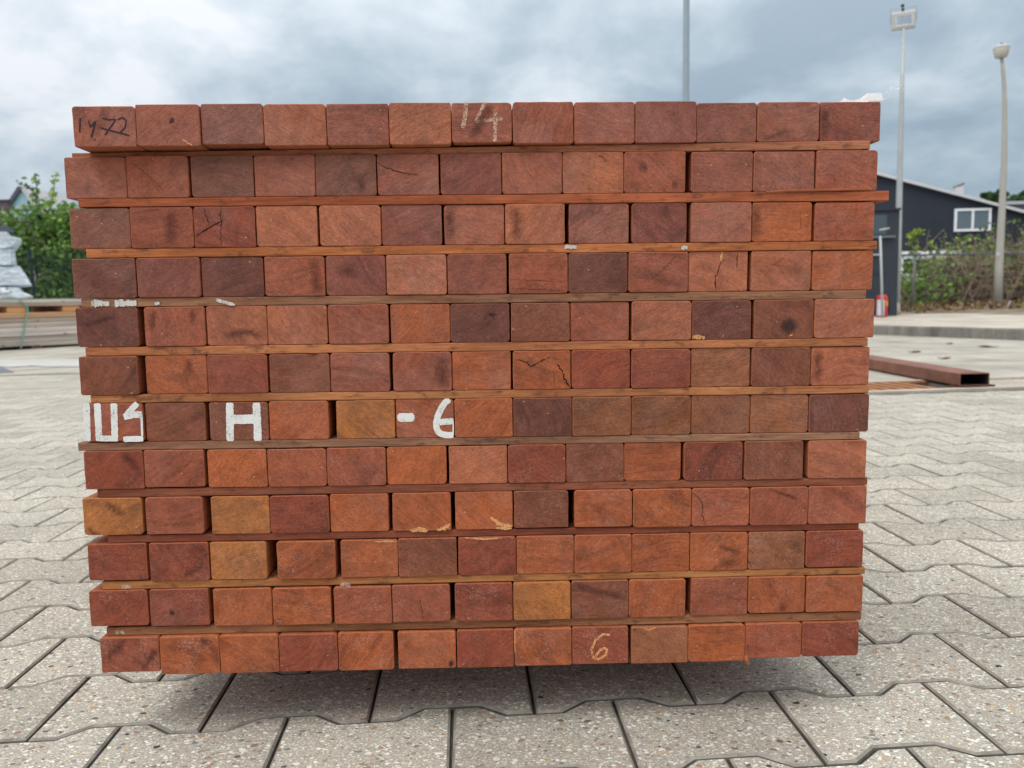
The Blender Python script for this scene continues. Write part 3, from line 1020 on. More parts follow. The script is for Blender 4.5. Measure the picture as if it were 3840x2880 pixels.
def stroke(obj, zoom, pts, wz, mat_, name, ends=1.0, jit=0.05, taper=False, plane_i=None, dy=0.0, soft=False, round_cap=False, wig=0.0):
    x0, y0 = ZOOM[zoom]
    pts = [(x0 + p[0] / ZS, y0 + p[1] / ZS) for p in pts]
    wpx = wz / ZS
    mi = parent_world(obj).inverted()
    mo = parent_world(obj)
    nrm = (mo.to_3x3() @ Vector((0, 1, 0)))
    p0 = mo @ Vector((0, dy, 0))
    loc = []
    for p in pts:
        loc.append(mi @ on_plane(p[0], p[1], p0, nrm))
    wl = wpx * 0.88 / FPX
    # resample
    ps = []
    for a, b_ in zip(loc, loc[1:]):
        n_ = max(2, int((b_ - a).length / 0.0012))
        for k in range(n_):
            ps.append(a.lerp(b_, k / n_))
    ps.append(loc[-1])
    lift[0] = (lift[0] + 0.00003) % 0.00018
    yl = dy - 0.00025 - lift[0]
    rj = random.Random(int(loc[0].x * 1e6) & 0xffff)
    L_, R_ = [], []
    for k, p in enumerate(ps):
        a, b_ = ps[max(0, k - 2)], ps[min(len(ps) - 1, k + 2)]
        t = (b_ - a)
        t.y = 0
        t = t.normalized() if t.length > 1e-9 else Vector((1, 0, 0))
        nn = Vector((-t.z, 0, t.x))
        if wig and 0 < k < len(ps) - 1:
            p = p + nn * (wig * (noise.noise(Vector((k * 0.35, loc[0].x * 900, 1.0))) + 0.6 * noise.noise(Vector((k * 0.95, loc[0].x * 900, 4.0)))))
        hw = wl / 2
        e = min(k, len(ps) - 1 - k)
        if e < 2 and not round_cap:
            hw *= (0.75 if e == 0 else 0.95) if ends >= 1 else 0.5
        if taper:
            hw *= 0.35 + 0.65 * math.sin(math.pi * min(0.98, max(0.04, k / max(1, len(ps) - 1)))) ** 0.6
        a1, a2 = hw * (1 + rj.gauss(0, jit)), hw * (1 + rj.gauss(0, jit))
        L_.append(Vector((p.x, yl, p.z)) + nn * a1)
        R_.append(Vector((p.x, yl, p.z)) - nn * a2)
    n_ = len(ps)
    mb = MB()
    if round_cap:
        for (pc, tsgn) in ((0, -1), (n_ - 1, 1)):
            c0 = (L_[pc] + R_[pc]) / 2
            r1 = (L_[pc] - R_[pc]) / 2
            t1 = Vector((r1.z, 0, -r1.x)) * tsgn
            arc = [c0 + r1 * math.cos(a_) + t1 * math.sin(a_) * 0.7 for a_ in [math.pi * q_ / 8 for q_ in range(9)]]
            mb.add(arc, [tuple(range(9))])
    if soft:
        mid_ = [(a_ + b_) / 2 for a_, b_ in zip(L_, R_)]
        mb.add(L_ + mid_ + R_, [(k, k + 1, n_ + k + 1, n_ + k) for k in range(n_ - 1)] + [(n_ + k, n_ + k + 1, 2 * n_ + k + 1, 2 * n_ + k) for k in range(n_ - 1)])
        o_ = mb.build(name, mat_, obj, local=True)
        fade = o_.data.attributes.new('fade', 'FLOAT', 'POINT')
        ee = max(2, min(8, n_ // 3))
        vals = [0.0] * n_ + [min(1.0, min(k, n_ - 1 - k) / ee) for k in range(n_)] + [0.0] * n_
        fade.data.foreach_set('value', vals)
        return o_
    mb.add(L_ + R_, [(k, k + 1, n_ + k + 1, n_ + k) for k in range(n_ - 1)])
    return mb.build(name, mat_, obj, local=True)


T1 = TIMB
for pts, wz in (([(210, 208), (205, 325)], 11), ([(275, 232), (290, 285), (326, 240)], 11), ([(328, 238), (298, 362)], 12), ([(320, 380), (326, 386)], 12),
                ([(384, 214), (430, 226), (486, 224)], 10), ([(486, 224), (450, 278), (402, 346)], 11), ([(368, 290), (450, 312), (520, 330), (592, 350)], 12),
                ([(500, 228), (535, 208), (568, 232), (560, 285), (520, 325)], 11)):
    stroke(T1[(1, 1)], 1, pts, wz, M_INK, 'handwritten_digit', jit=0.10)
for pts, wz in (([(1237, 84), (1236, 180), (1214, 292)], 30), ([(1392, 86), (1352, 160), (1316, 242)], 24), ([(1316, 242), (1420, 228), (1522, 222)], 24), ([(1468, 165), (1464, 398)], 26)):
    stroke(T1[(1, 7)], 2, pts, wz, M_CHALK, 'chalk_digit', jit=0.12)
for pts, wz in (([(258, 896), (266, 1190)], 50), ([(342, 896), (358, 1190)], 50), ([(352, 1168), (496, 1172)], 44), ([(472, 896), (480, 1192)], 50),
                ([(655, 896), (612, 940), (566, 992)], 44), ([(548, 1002), (620, 985), (692, 982)], 52), ([(686, 990), (692, 1150)], 16), ([(545, 1176), (700, 1172)], 44)):
    stroke(T1[(7, 1)], 5, pts, wz, M_WHITE, 'painted_letter')
for pts, wz in (([(1372, 892), (1376, 1190)], 56), ([(1580, 892), (1592, 1190)], 58), ([(1376, 1022), (1600, 1018)], 70)):
    stroke(T1[(7, 3)], 5, pts, wz, M_WHITE, 'painted_letter')
for pts, wz in (([(728, 1006), (816, 1006)], 66), ([(1112, 866), (1076, 890), (1044, 940), (1020, 995), (1008, 1045), (1010, 1085), (1022, 1115), (1046, 1134), (1080, 1142), (1142, 1144)], 48), ([(1012, 1046), (1142, 1034)], 48), ([(1140, 1050), (1139, 1145)], 10)):
    stroke(T1[(7, 6)], 6, pts, wz, M_WHITE, 'painted_letter', jit=0.03, round_cap=(wz == 66))
stroke(T1[(12, 9)], 11, [(388, 1243), (335, 1240), (276, 1285), (243, 1360), (256, 1420), (300, 1436), (354, 1402), (368, 1362), (346, 1346), (306, 1366), (274, 1418)], 20, M_OCHRE, 'chalk_digit', jit=0.15)

for key, zm, pts, wz in (
    ((6, 8), 6, [(1618, 556), (1690, 570), (1716, 580), (1742, 612), (1800, 582), (1890, 530)], 11), ((6, 8), 6, [(1950, 590), (1980, 640), (2005, 700), (2048, 772)], 19), ((6, 8), 6, [(1920, 640), (1922, 700), (1932, 780)], 6),
    ((4, 11), 3, [(1252, 1330), (1232, 1400), (1206, 1470), (1216, 1556)], 12), ((4, 11), 3, [(1378, 1255), (1375, 1372)], 7),
    ((9, 11), 11, [(1026, 140), (1076, 170), (1112, 240), (1104, 300), (1130, 390)], 8), ((2, 6), 2, [(545, 555), (600, 590), (720, 635), (860, 655)], 9),
    ((3, 3), 1, [(1172, 908), (1190, 980), (1220, 1055)], 7), ((3, 3), 1, [(1302, 903), (1298, 970), (1312, 1010), (1300, 1080), (1305, 1200)], 7), ((3, 3), 1, [(1110, 1130), (1220, 1060), (1320, 1010)], 13),
    ((4, 10), 3, [(700, 1480), (800, 1390), (920, 1266)], 5), ((1, 12), 3, [(1676, 104), (1690, 160)], 5), ((10, 11), 11, [(1210, 460), (1266, 502)], 6), ((11, 6), 10, [(880, 965), (890, 1040), (910, 1130)], 7),
    ((2, 2), 1, [(610, 560), (740, 660), (890, 815)], 6), ((2, 9), 3, [(300, 500), (365, 550)], 7), ((4, 8), 2, [(1580, 1470), (1800, 1476), (2020, 1496)], 4), ((4, 8), 2, [(1575, 1536), (1900, 1550), (2020, 1566)], 6),
    ((9, 13), 12, [(1040, 1990 - 1780), (1042, 1992 - 1780)], 4), ((2, 13), 4, [(1015, 665), (1018, 725)], 4), ((3, 12), 3, [(1868, 960), (1870, 1105)], 4), ((10, 12), 11, [(1470, 580), (1508, 622)], 9), ((10, 12), 11, [(1462, 660), (1490, 718)], 9), ((4, 12), 4, [(515, 1370), (620, 1298)], 5), ((6, 4), 5, [(1970, 512), (2070, 522)], 8)):
    if key == (9, 13):
        continue
    stroke(TIMB[key], zm, pts, wz * 0.58 if wz > 6 else 3.0, M_CRACK if wz > 6 else M_HAIR, 'crack', jit=0.45, taper=True, wig=0.0011)

for key, zm, pts, wz in (
    ((5, 2), 5, [(1085, 150), (1085, 220), (1075, 300)], 46), ((5, 2), 5, [(780, 160), (770, 330)], 40), ((6, 2), 5, [(1045, 535), (1062, 640), (1070, 690)], 62), ((3, 8), 2, [(1636, 886), (1630, 1000), (1642, 1192)], 92), ((3, 7), 2, [(1110, 890), (1108, 1190)], 66), ((2, 5), 2, [(418, 670), (432, 808)], 42),
    ((9, 1), 9, [(385, 195), (470, 260), (565, 325)], 56), ((9, 1), 9, [(245, 390), (300, 450), (380, 465)], 40), ((6, 13), 8, [(882, 464), (886, 756)], 74), ((11, 12), 11, [(1738, 985), (1728, 1068)], 44), ((4, 5), 2, [(210, 1400), (380, 1400), (420, 1390)], 90), ((3, 2), 1, [(910, 915), (915, 1215)], 80), ((1, 7), 2, [(1440, 95), (1330, 290), (1270, 395)], 60),
    ((12, 1), 9, [(400, 1440), (520, 1330), (560, 1270)], 50), ((12, 1), 9, [(690, 1520), (760, 1420), (822, 1330)], 50), ((12, 2), 9, [(1120, 1290), (1240, 1300)], 70), ((8, 1), 5, [(520, 1275), (620, 1370), (690, 1430)], 60), ((5, 3), 5, [(1310, 400), (1420, 345), (1540, 345), (1640, 400)], 50), ((10, 11), 11, [(1220, 680), (1400, 690)], 60), ((10, 11), 11, [(1220, 560), (1400, 600)], 36),
    ((3, 12), 3, [(1525, 880), (1520, 1160)], 66), ((1, 13), 4, [(940, 100), (930, 395)], 60), ((4, 4), 1, [(2030, 1300), (2055, 1590)], 70), ((6, 6), 6, [(1060, 505), (1050, 790)], 90), ((1, 12), 3, [(1560, 390), (1700, 335), (1790, 310)], 30), ((2, 10), 3, [(600, 590), (690, 600)], 70), ((2, 10), 3, [(860, 730), (920, 735)], 60), ((10, 2), 9, [(990, 815), (1090, 745), (1190, 700)], 40), ((11, 9), 11, [(110, 870), (400, 930), (520, 960)], 50), ((9, 12), 11, [(1620, 110), (1880, 200)], 26), ((5, 1), 5, [(210, 300), (400, 240), (500, 220)], 36)):
    stroke(TIMB[key], zm, pts, wz * 1.5, M_STAIN, 'stain', jit=0.12, taper=False, soft=True)

for key, zm, pts, wz in (((5, 7), 6, [(1408, 208), (1472, 210)], 30), ((12, 13), 12, [(1150, 1293), (1172, 1293)], 28), ((12, 6), 10, [(1120, 1500), (1130, 1440)], 30), ((9, 4), 9, [(2010, 240), (2014, 208)], 14), ((12, 10), 11, [(570, 1215), (584, 1192)], 22), ((2, 7), 2, [(1388, 642), (1400, 625)], 14), ((1, 2), 1, [(905, 260), (940, 205)], 30), ((10, 13), 12, [(884, 508), (908, 504)], 16), ((10, 13), 12, [(1148, 505), (1152, 522)], 18), ((10, 10), 11, [(722, 638), (732, 652)], 14), ((3, 11), 3, [(1180, 1085), (1196, 1096)], 14), ((7, 13), 8, [(1032, 1010), (1038, 1030)], 14), ((11, 2), 9, [(905, 1055), (940, 1095)], 30), ((5, 12), 7, [(1700, 300), (1850, 290)], 90), ((1, 13), 4, [(1252, 334), (1266, 334)], 14)):
    stroke(TIMB[key], zm, pts, wz * 1.5, M_KNOT, 'dark_spot', jit=0.2, taper=True, soft=True)

for key, zm, pts, wz in (((5, 11), 7, [(1028, 384), (1062, 382), (1126, 388)], 34), ((9, 6), 10, [(802, 432), (890, 424), (940, 436)], 34), ((9, 6), 10, [(1012, 428), (1060, 420), (1116, 385)], 28), ((9, 7), 10, [(1430, 330), (1490, 380), (1598, 402)], 30), ((9, 7), 10, [(1470, 415), (1594, 418)], 22), ((12, 10), 11, [(636, 1188), (690, 1206), (748, 1190)], 9), ((10, 7), 10, [(1230, 490), (1380, 500), (1520, 492)], 14), ((1, 2), 1, [(1005, 380), (1085, 430)], 9), ((5, 12), 7, [(1782, 376), (1810, 358)], 9), ((4, 11), 3, [(1262, 1256), (1248, 1326)], 16), ((12, 8), 10, [(1618, 1200), (1620, 1390)], 10), ((10, 5), 10, [(520, 520), (700, 518)], 12), ((5, 11), 7, [(1266, 366), (1270, 378)], 8)):
    stroke(TIMB[key], zm, pts, wz, M_TORN, 'torn_fibres', jit=0.3, taper=True)

# worn paint and fluff on the laths
def lath_stroke(n_, zm, pts, wz, mat_, name):
    o = LATHS[n_ - 1]
    x0, y0 = ZOOM[zm]
    p = on_plane(x0 + pts[0][0] / ZS, y0 + pts[0][1] / ZS, o.location, Vector((-YAW, 1, 0)))
    l, r_, _, _, rl_, rr_ = LATH[n_ - 1]
    t = (x0 + pts[0][0] / ZS - l) / (r_ - l)
    # laths are not turned, their front face follows the stack: give the stroke the local depth
    xw = p.x
    dy = face_y(xw, n_ + 1) + rl_ + (rr_ - rl_) * t - o.location.y
    return stroke(o, zm, pts, wz, mat_, name, jit=0.2, dy=dy - 0.0006)


lath_stroke(4, 5, [(296, 120), (340, 118), (384, 120)], 48, M_WORN, 'paint_mark')
lath_stroke(4, 5, [(384, 119), (436, 121)], 44, M_WORN, 'paint_mark')
lath_stroke(4, 5, [(478, 118), (560, 119)], 48, M_WORN, 'paint_mark')
lath_stroke(4, 5, [(560, 119), (648, 118)], 44, M_WORN, 'paint_mark')
lath_stroke(4, 5, [(790, 124), (826, 116)], 22, M_WORN, 'paint_mark')
lath_stroke(4, 5, [(1266, 92), (1330, 110), (1412, 130)], 24, M_WORN, 'paint_mark')
lath_stroke(3, 3, [(36, 1216), (130, 1216)], 26, M_WORN, 'paint_mark')
lath_stroke(3, 3, [(942, 1220), (992, 1218)], 34, M_WORN, 'paint_mark')
lath_stroke(10, 9, [(530, 878), (575, 868), (605, 878)], 30, M_WEB, 'fluff')
lath_stroke(11, 9, [(485, 1228), (520, 1222), (555, 1232)], 26, M_WEB, 'fluff')
lath_stroke(10, 10, [(262, 862), (296, 846), (340, 866)], 28, M_WEB, 'fluff')

# splinters that stand off the wood
M_SPL = plain('splinter_wood', srgb(160, 92, 62), 0.8, 0.2, 0, 0.2, 60)
def px_face(zm, x, y, dy):
    x0, y0 = ZOOM[zm]
    p = unproject_face(x0 + x / ZS, y0 + y / ZS, 2)
    return p + Vector((0, dy, 0))
mb = MB()
mb.tube([px_face(4, 478, 788, -0.0015), px_face(4, 660, 780, -0.002), px_face(4, 860, 776, -0.002), px_face(4, 1060, 772, -0.0015), px_face(4, 1280, 768, -0.001)], [0.0006, 0.0013, 0.0016, 0.0014, 0.0005], 6)
o = mb.build('splinter', M_SPL, LATHS[1])
mb = MB()
mb.tube([px_face(11, 1444, 1408, 0.001), px_face(11, 1448, 1440, -0.001), px_face(11, 1462, 1478, -0.002)], [0.0030, 0.0028, 0.0008], 6)
mb.build('splinter', M_SPL, TIMB[(12, 11)])

# ---- torn plastic film on top of the stack
def make_film():
    m_, T = mat_new('white_plastic_film')
    b = T.n('ShaderNodeBsdfPrincipled')
    b.inputs['Base Color'].default_value = (0.9, 0.91, 0.92, 1)
    b.inputs['Roughness'].default_value = 0.35
    tr = T.n('ShaderNodeBsdfTranslucent')
    tr.inputs[0].default_value = (0.9, 0.92, 0.95, 1)
    tp = T.n('ShaderNodeBsdfTransparent')
    tc_ = T.n('ShaderNodeTexCoord')
    n1 = T.noise(tc_.outputs['Object'], 60.0, 3.0, 0.6)
    m1 = T.n('ShaderNodeMixShader')
    m1.inputs[0].default_value = 0.5
    T.l(b.outputs[0], m1.inputs[1])
    T.l(tr.outputs[0], m1.inputs[2])
    m2 = T.n('ShaderNodeMixShader')
    T.l(T.ramp(n1, [(0.50, 0.0), (0.80, 0.25)]), m2.inputs[0])
    T.l(m1.outputs[0], m2.inputs[1])
    T.l(tp.outputs[0], m2.inputs[2])
    o_ = T.n('ShaderNodeOutputMaterial')
    T.l(m2.outputs[0], o_.inputs[0])
    return m_


M_FILM = make_film()
FZ = (3080, 280, 6.506)
def fpx(x, y, dy=0.0):
    px, py = FZ[0] + x / FZ[2], FZ[1] + y / FZ[2]
    return at_y(px, py, face_y(0.42, 1) + 0.012 + dy)
top_right = TIMB[(1, 13)]
def poly_film(outline, depth, seed, parent):
    """a crumpled sheet: ridge line from the photo, falling away behind it to the timber"""
    rings = []
    zb = fpx(600, 640).z
    base = parent_world(top_right)
    for k in range(9):
        t = k / 8
        row = []
        for (x, y) in outline:
            p = fpx(x, y, 0.004 + depth * t)
            z_top = fpx(x, y).z
            hgt = max(0.0, z_top - zb)
            bulge = math.sin(math.pi * (0.5 + 0.5 * t)) if t > 0 else 1.0
            zz_ = zb - 0.0005 + hgt * max(0.0, bulge) * (1 + 0.25 * noise.noise(Vector((x * 0.013, t * 5, seed)))) + 0.0015 * noise.noise(Vector((x * 0.03, t * 9, seed + 3)))
            row.append(Vector((fpx(x, y).x + 0.004 * noise.noise(Vector((x * .01, t * 3, seed + 7))), p.y, max(zz_, zb - 0.002))))
        rings.append(row)
    mb_ = MB()
    mb_.loft(rings, 0, None, False, False)
    # front skirt down to the timber
    fr = [[Vector((p.x + 0.001 * noise.noise(p * 300), p.y - 0.002 - 0.004 * (1 - s), zb - 0.001 + (p.z - zb) * s)) for p in rings[0]] for s in (0.0, 0.35, 0.7, 1.0)]
    mb_.loft(fr, 0, None, False, False)
    return mb_
film = thing('plastic_film', 'torn white plastic film fluttering on the top right of the stack', 'plastic film', fpx(1000, 640))
mb = poly_film([(540, 600), (575, 540), (680, 560), (750, 600), (830, 575), (900, 585), (990, 550), (1080, 490), (1180, 430), (1310, 410), (1400, 418), (1490, 386)], 0.06, 1.0, film)
mb.build('sheet', M_FILM, film, smooth=True)
def ribbon(pts, wds, name, parent):
    a, b_ = [], []
    ps = [fpx(x, y, 0.003 * math.sin(k * 1.3)) for k, (x, y) in enumerate(pts)]
    for k, p in enumerate(ps):
        t = (ps[min(k + 1, len(ps) - 1)] - ps[max(k - 1, 0)]).normalized()
        nn = Vector((-t.z, 0.5 * math.sin(k), t.x)).normalized() * (wds[k] / FZ[2] * 0.85 / FPX / 2)
        a.append(p + nn)
        b_.append(p - nn)
    mb_ = MB()
    mb_.loft([a, b_], 0, None, False, False)
    return mb_.build(name, M_FILM, parent, smooth=True)
ribbon([(1330, 628), (1400, 625), (1480, 612), (1560, 590), (1620, 560), (1660, 510), (1682, 440), (1692, 380), (1700, 320)], [40, 34, 30, 34, 36, 34, 28, 22, 26], 'strip', film)
ribbon([(1702, 300), (1680, 330), (1640, 370), (1600, 410), (1540, 500), (1480, 580), (1440, 620)], [46, 44, 36, 20, 12, 10, 10], 'strip', film)
ribbon([(1700, 310), (1760, 320), (1820, 336), (1890, 346)], [30, 26, 14, 22], 'strip', film)
ribbon([(1890, 346), (1925, 310), (1940, 270), (1930, 245), (1955, 238), (1966, 260)], [10, 14, 14, 10, 12, 8], 'strip', film)
# small white scrap on the left end
mb = MB()
zs = 2.074
pp = [(470, 106), (500, 100), (540, 98), (590, 92), (632, 94)]
row = [[at_y(200 + x / zs, 340 + (y + k * 3) / zs, face_y(-0.4, 1) + 0.01 + 0.012 * k) for x, y in pp] for k in range(3)]
mb.loft(row, 0, None, False, False)
tag(mb.build('plastic_scrap', M_FILM, smooth=True, loc=row[1][2]), 'small white plastic scrap on the top left corner of the stack', 'plastic scrap')

# ------------------------------------------------------------------ steel tube
M_TUBE = plain('red_primer_steel', srgb(126, 84, 68), 0.6, 0.3, 0.0, 0.28, 7.0, 0.2)
M_TUBE_IN = plain('dark_tube_inside', srgb(48, 44, 44), 0.8, 0.2)
e0 = on_ground(3597, 1456)
e1 = on_ground(3264, 1391)
td = (e1 - e0).normalized()
tn = Vector((td.y, -td.x, 0))
TW, TH, TL, TT = 0.152, 0.066, 4.0, 0.005
tube = thing('steel_tube', 'rectangular red primed steel tube lying on the ground beside the drain', 'steel tube', e0)
mm = Matrix((tn, td, Vector((0, 0, 1)))).transposed().to_4x4()
mm.translation = e0 + Vector((0, 0, 0.010))
def rr(w0, w1, h0, h1, r_, y):
    pts = []
    for (cx_, cz_, a0) in ((w1 - r_, h0 + r_, -90), (w1 - r_, h1 - r_, 0), (w0 + r_, h1 - r_, 90), (w0 + r_, h0 + r_, 180)):
        for k in range(4):
            a = R(a0 + 30 * k)
            pts.append((cx_ + r_ * math.cos(a), y, cz_ + r_ * math.sin(a)))
    return pts
mb = MB()
mb.loft([rr(0, TW, 0, TH, 0.006, 0), rr(0, TW, 0, TH, 0.006, TL)], 0, mm, False)
a_, b_ = rr(0, TW, 0, TH, 0.006, 0), rr(TT, TW - TT, TT, TH - TT, 0.004, 0)
mb.loft([a_, b_], 0, mm, False)
mb.build('outer_wall', M_TUBE, tube, smooth=False)
mb = MB()
mb.loft([rr(TT, TW - TT, TT, TH - TT, 0.004, 0.0005), rr(TT, TW - TT, TT, TH - TT, 0.004, TL)], 0, mm, False)
mb.build('inner_wall', M_TUBE_IN, tube)
mb = MB()
mb.box((-0.02, 1.2, -0.0098), (TW + 0.05, 1.26, -0.0002), 0, mm)
mb.box((-0.02, 0.03, -0.0098), (TW + 0.05, 0.06, -0.0002), 0, mm)
tag(mb.build('packing_strip', M_BEAR, tube))

# dry leaves and crumbs on the concrete
M_DRY = make_leaf('dry_leaf', srgb(92, 74, 54), srgb(140, 112, 82), 0.1)
for k, (zx, zy, sz, wd) in enumerate(((695, 455, 0.055, 'left, above the steel tube'), (1110, 545, 0.05, 'near the middle of the steel tube'), (1720, 380, 0.09, 'right, nearest the kerb corner'), (1180, 340, 0.035, 'just in front of the kerb'))):
    p = on_ground(3240 + zx / 3.687, 1200 + zy / 3.687) + Vector((0, 0, 0.003))
    mb = MB()
    pts = []
    for a in range(8):
        an = a / 8 * 6.283
        pts.append(p + Vector((math.cos(an) * sz, math.sin(an) * sz * 0.55, 0.004 + 0.012 * abs(math.sin(an * 1.5 + k)))))
    mb.add(pts + [p + Vector((0, 0, 0.002))], [(a, (a + 1) % 8, 8) for a in range(8)])
    tag(mb.build('dry_leaf', M_DRY, loc=p), 'dry brown leaf on the concrete, %s' % wd, 'leaf', 'dry leaves on the concrete')

# ------------------------------------------------------------------ right background
def wp(px, py, y):
    return at_y(px, py, y)

# dark kiosk behind the stack's right edge
M_DARK = plain('charcoal_cladding', srgb(54, 60, 68), 0.5, 0.3, 0, 0.08, 2.0, 0.08)
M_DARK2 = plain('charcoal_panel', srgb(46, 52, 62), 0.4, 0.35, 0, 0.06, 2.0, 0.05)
M_DGL = plain('smoked_window', srgb(70, 82, 90), 0.12, 0.5, 0, 0.05, 1.0, 0.0)
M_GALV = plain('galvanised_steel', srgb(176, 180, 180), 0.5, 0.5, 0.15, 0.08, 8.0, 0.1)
M_LTG = plain('light_grey_paint', srgb(196, 198, 198), 0.55, 0.35, 0, 0.06, 8.0, 0.05)
KY = 12.2
kz = KH
kx1 = wp(3368, 1000, KY).x
kx0 = kx1 - 2.1
ktop = wp(3340, 782, KY).z
kiosk = thing('dark_kiosk', 'charcoal kiosk box partly hidden behind the right edge of the stack', 'kiosk', (kx1 - 1.0, KY, kz))
mb = MB()
mb.box((kx0, KY, kz), (kx1, KY + 1.3, ktop - 0.03))
mb.build('body', M_DARK, kiosk)
mb = MB()
mb.box((kx0 - 0.03, KY - 0.03, ktop - 0.028), (kx1 + 0.01, KY + 1.33, ktop + 0.004))
mb.build('coping', M_DARK2, kiosk)
zf = lambda py: wp(3330, py, KY).z
mb = MB()
mb.box((kx0 + 0.1, KY - 0.012, zf(880)), (wp(3324, 850, KY).x, KY - 0.002, zf(805)))
mb.build('window', M_DGL, kiosk)
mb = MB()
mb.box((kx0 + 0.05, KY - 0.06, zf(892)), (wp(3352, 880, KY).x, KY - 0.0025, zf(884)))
mb.build('ledge', plain('grey_ledge', srgb(104, 112, 122), 0.5), kiosk)  # grey bar standing in for a light reflection on the cladding
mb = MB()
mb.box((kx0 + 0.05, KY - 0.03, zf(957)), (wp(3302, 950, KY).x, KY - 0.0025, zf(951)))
mb.build('rail', M_GALV, kiosk)  # second light reflection on the cladding, shaped as a pale bar
mb = MB()
mb.box((kx0 + 0.1, KY - 0.008, zf(1030)), (wp(3320, 1000, KY).x, KY - 0.002, zf(1018)))
mb.build('vent', M_DARK2, kiosk)

# bent post
PY = 11.6
mb = MB()
b0 = wp(3309, 1192, PY)
b0.z = KH
post = thing('bent_post', 'thin grey post with bent top in front of the dark kiosk', 'post', b0)
mb.tube([b0, wp(3306, 1050, PY), wp(3301, 885, PY)], 0.017, 10)
mb.build('shaft', M_GALV, post, smooth=True)
mb = MB()
a_ = wp(3298, 868, PY)
mb.tube([wp(3298, 863, PY), wp(3335, 856, PY)], 0.013, 8)
mb.build('arm', M_GALV, post, smooth=True)

# fire extinguisher
M_RED = plain('red_enamel', srgb(196, 52, 56), 0.3, 0.5, 0, 0.06, 8.0, 0.03)
M_LABEL = plain('white_label', srgb(214, 214, 220), 0.5, 0.3, 0, 0.08, 30.0, 0.0)
M_YEL = plain('yellow_label', srgb(226, 168, 52), 0.5, 0.3, 0, 0.06, 30.0, 0.0)
M_BLK = plain('black_rubber', srgb(34, 34, 36), 0.6, 0.3)
EY = 11.85
ec = wp(3306, 1190, EY)
er = (wp(3326, 1150, EY).x - wp(3286, 1150, EY).x) / 2
ez1 = wp(3306, 1104, EY).z
ex = thing('fire_extinguisher', 'red fire extinguisher with white and yellow labels beside the dark kiosk', 'fire extinguisher', (ec.x, EY, KH))
def lathe(mb_, c, prof_, seg=20, mi=0):
    mb_.loft([[Vector((c.x + r_ * math.cos(6.28319 * k / seg), c.y + r_ * math.sin(6.28319 * k / seg), z)) for k in range(seg)] for r_, z in prof_], mi)
eh = ez1 - KH
mb = MB()
lathe(mb, Vector((ec.x, EY, 0)), [(er * 0.9, KH + 0.002), (er, KH + 0.02), (er, KH + eh * 0.86), (er * 0.92, KH + eh * 0.93), (er * 0.6, KH + eh * 0.985), (er * 0.25, KH + eh)])
mb.build('cylinder', M_RED, ex, smooth=True)
mb = MB()
lathe(mb, Vector((ec.x, EY, 0)), [(er * 0.22, KH + eh * 0.99), (er * 0.25, KH + eh * 1.05), (er * 0.18, KH + eh * 1.07)], 12)
mb.box((ec.x - 0.05, EY - 0.012, KH + eh * 1.07), (ec.x + 0.03, EY + 0.012, KH + eh * 1.10))
mb.build('valve_handle', M_BLK, ex)
def curved_label(a0, a1, z0, z1, mat_, name):
    mb_ = MB()
    n_ = 8
    ps = []
    for z in (z0, z1):
        for k in range(n_ + 1):
            a = R(a0 + (a1 - a0) * k / n_)
            ps.append(Vector((ec.x + (er + 0.0015) * math.sin(a), EY - (er + 0.0015) * math.cos(a), z)))
    mb_.add(ps, [(k, k + 1, n_ + 2 + k, n_ + 1 + k) for k in range(n_)])
    return mb_.build(name, mat_, ex, smooth=True)
zq = lambda py: wp(3306, py, EY).z
curved_label(-80, 0, zq(1182), zq(1124), M_LABEL, 'white_label')
curved_label(16, 70, zq(1148), zq(1128), M_YEL, 'yellow_label')
mb = MB()
mb.tube([(ec.x + 0.02, EY - 0.01, KH + eh * 1.04), (ec.x + er * 1.1, EY - 0.02, KH + eh * 0.95), (ec.x + er * 1.25, EY - 0.02, KH + eh * 0.5), (ec.x + er * 1.15, EY - 0.02, KH + 0.06)], 0.009, 8)
mb.build('hose', M_BLK, ex, smooth=True)

# floodlight pole, with its concrete foot
FY = 12.9
f0 = wp(3361, 1186, FY)
f0.z = KH - 0.01
f1 = wp(3388, 108, FY)
flood = thing('floodlight_pole', 'tall tapering pale pole carrying a square white floodlight', 'light pole', f0)
mb = MB()
pts = [f0.lerp(f1, t) for t in (0, 0.25, 0.5, 0.75, 1.0)]
mb.tube(pts, [0.058, 0.052, 0.045, 0.035, 0.024], 16)
mb.build('pole', M_GALV, flood, smooth=True)
mb = MB()
c_ = wp(3356, 1160, FY)
lathe(mb, Vector((f0.x - 0.03, FY, 0)), [(0.10, KH - 0.01), (0.095, KH + 0.06), (0.075, KH + 0.19), (0.05, KH + 0.21)], 14)
mb.build('footing', M_SLAB, flood, smooth=True)
hc = wp(3388, 77, FY)
hm = Matrix.Translation(hc) @ Matrix.Rotation(R(-5), 4, 'Y') @ Matrix.Rotation(R(-6), 4, 'Z') @ Matrix.Rotation(R(8), 4, 'X')
hw, hh_ = 0.187, 0.135
mb = MB()
mb.cbox((-hw, -0.03, -hh_), (hw, 0.045, hh_), 0.018, 0, hm)
mb.build('housing', M_LTG, flood)
mb = MB()
a_ = [(-0.135, -0.038, -0.085), (0.135, -0.038, -0.085), (0.135, -0.038, 0.085), (-0.135, -0.038, 0.085)]
b_ = [(-0.118, -0.034, -0.068), (0.118, -0.034, -0.068), (0.118, -0.034, 0.068), (-0.118, -0.034, 0.068)]
a0_ = [(p[0], -0.028, p[2]) for p in a_]
mb.loft([a0_, a_, b_], 0, hm, False)
mb.build('bezel', plain('white_bezel', srgb(226, 226, 222), 0.4), flood)
mb = MB()
mb.box((-0.12, -0.033, -0.07), (0.12, -0.031, 0.07), 0, hm)
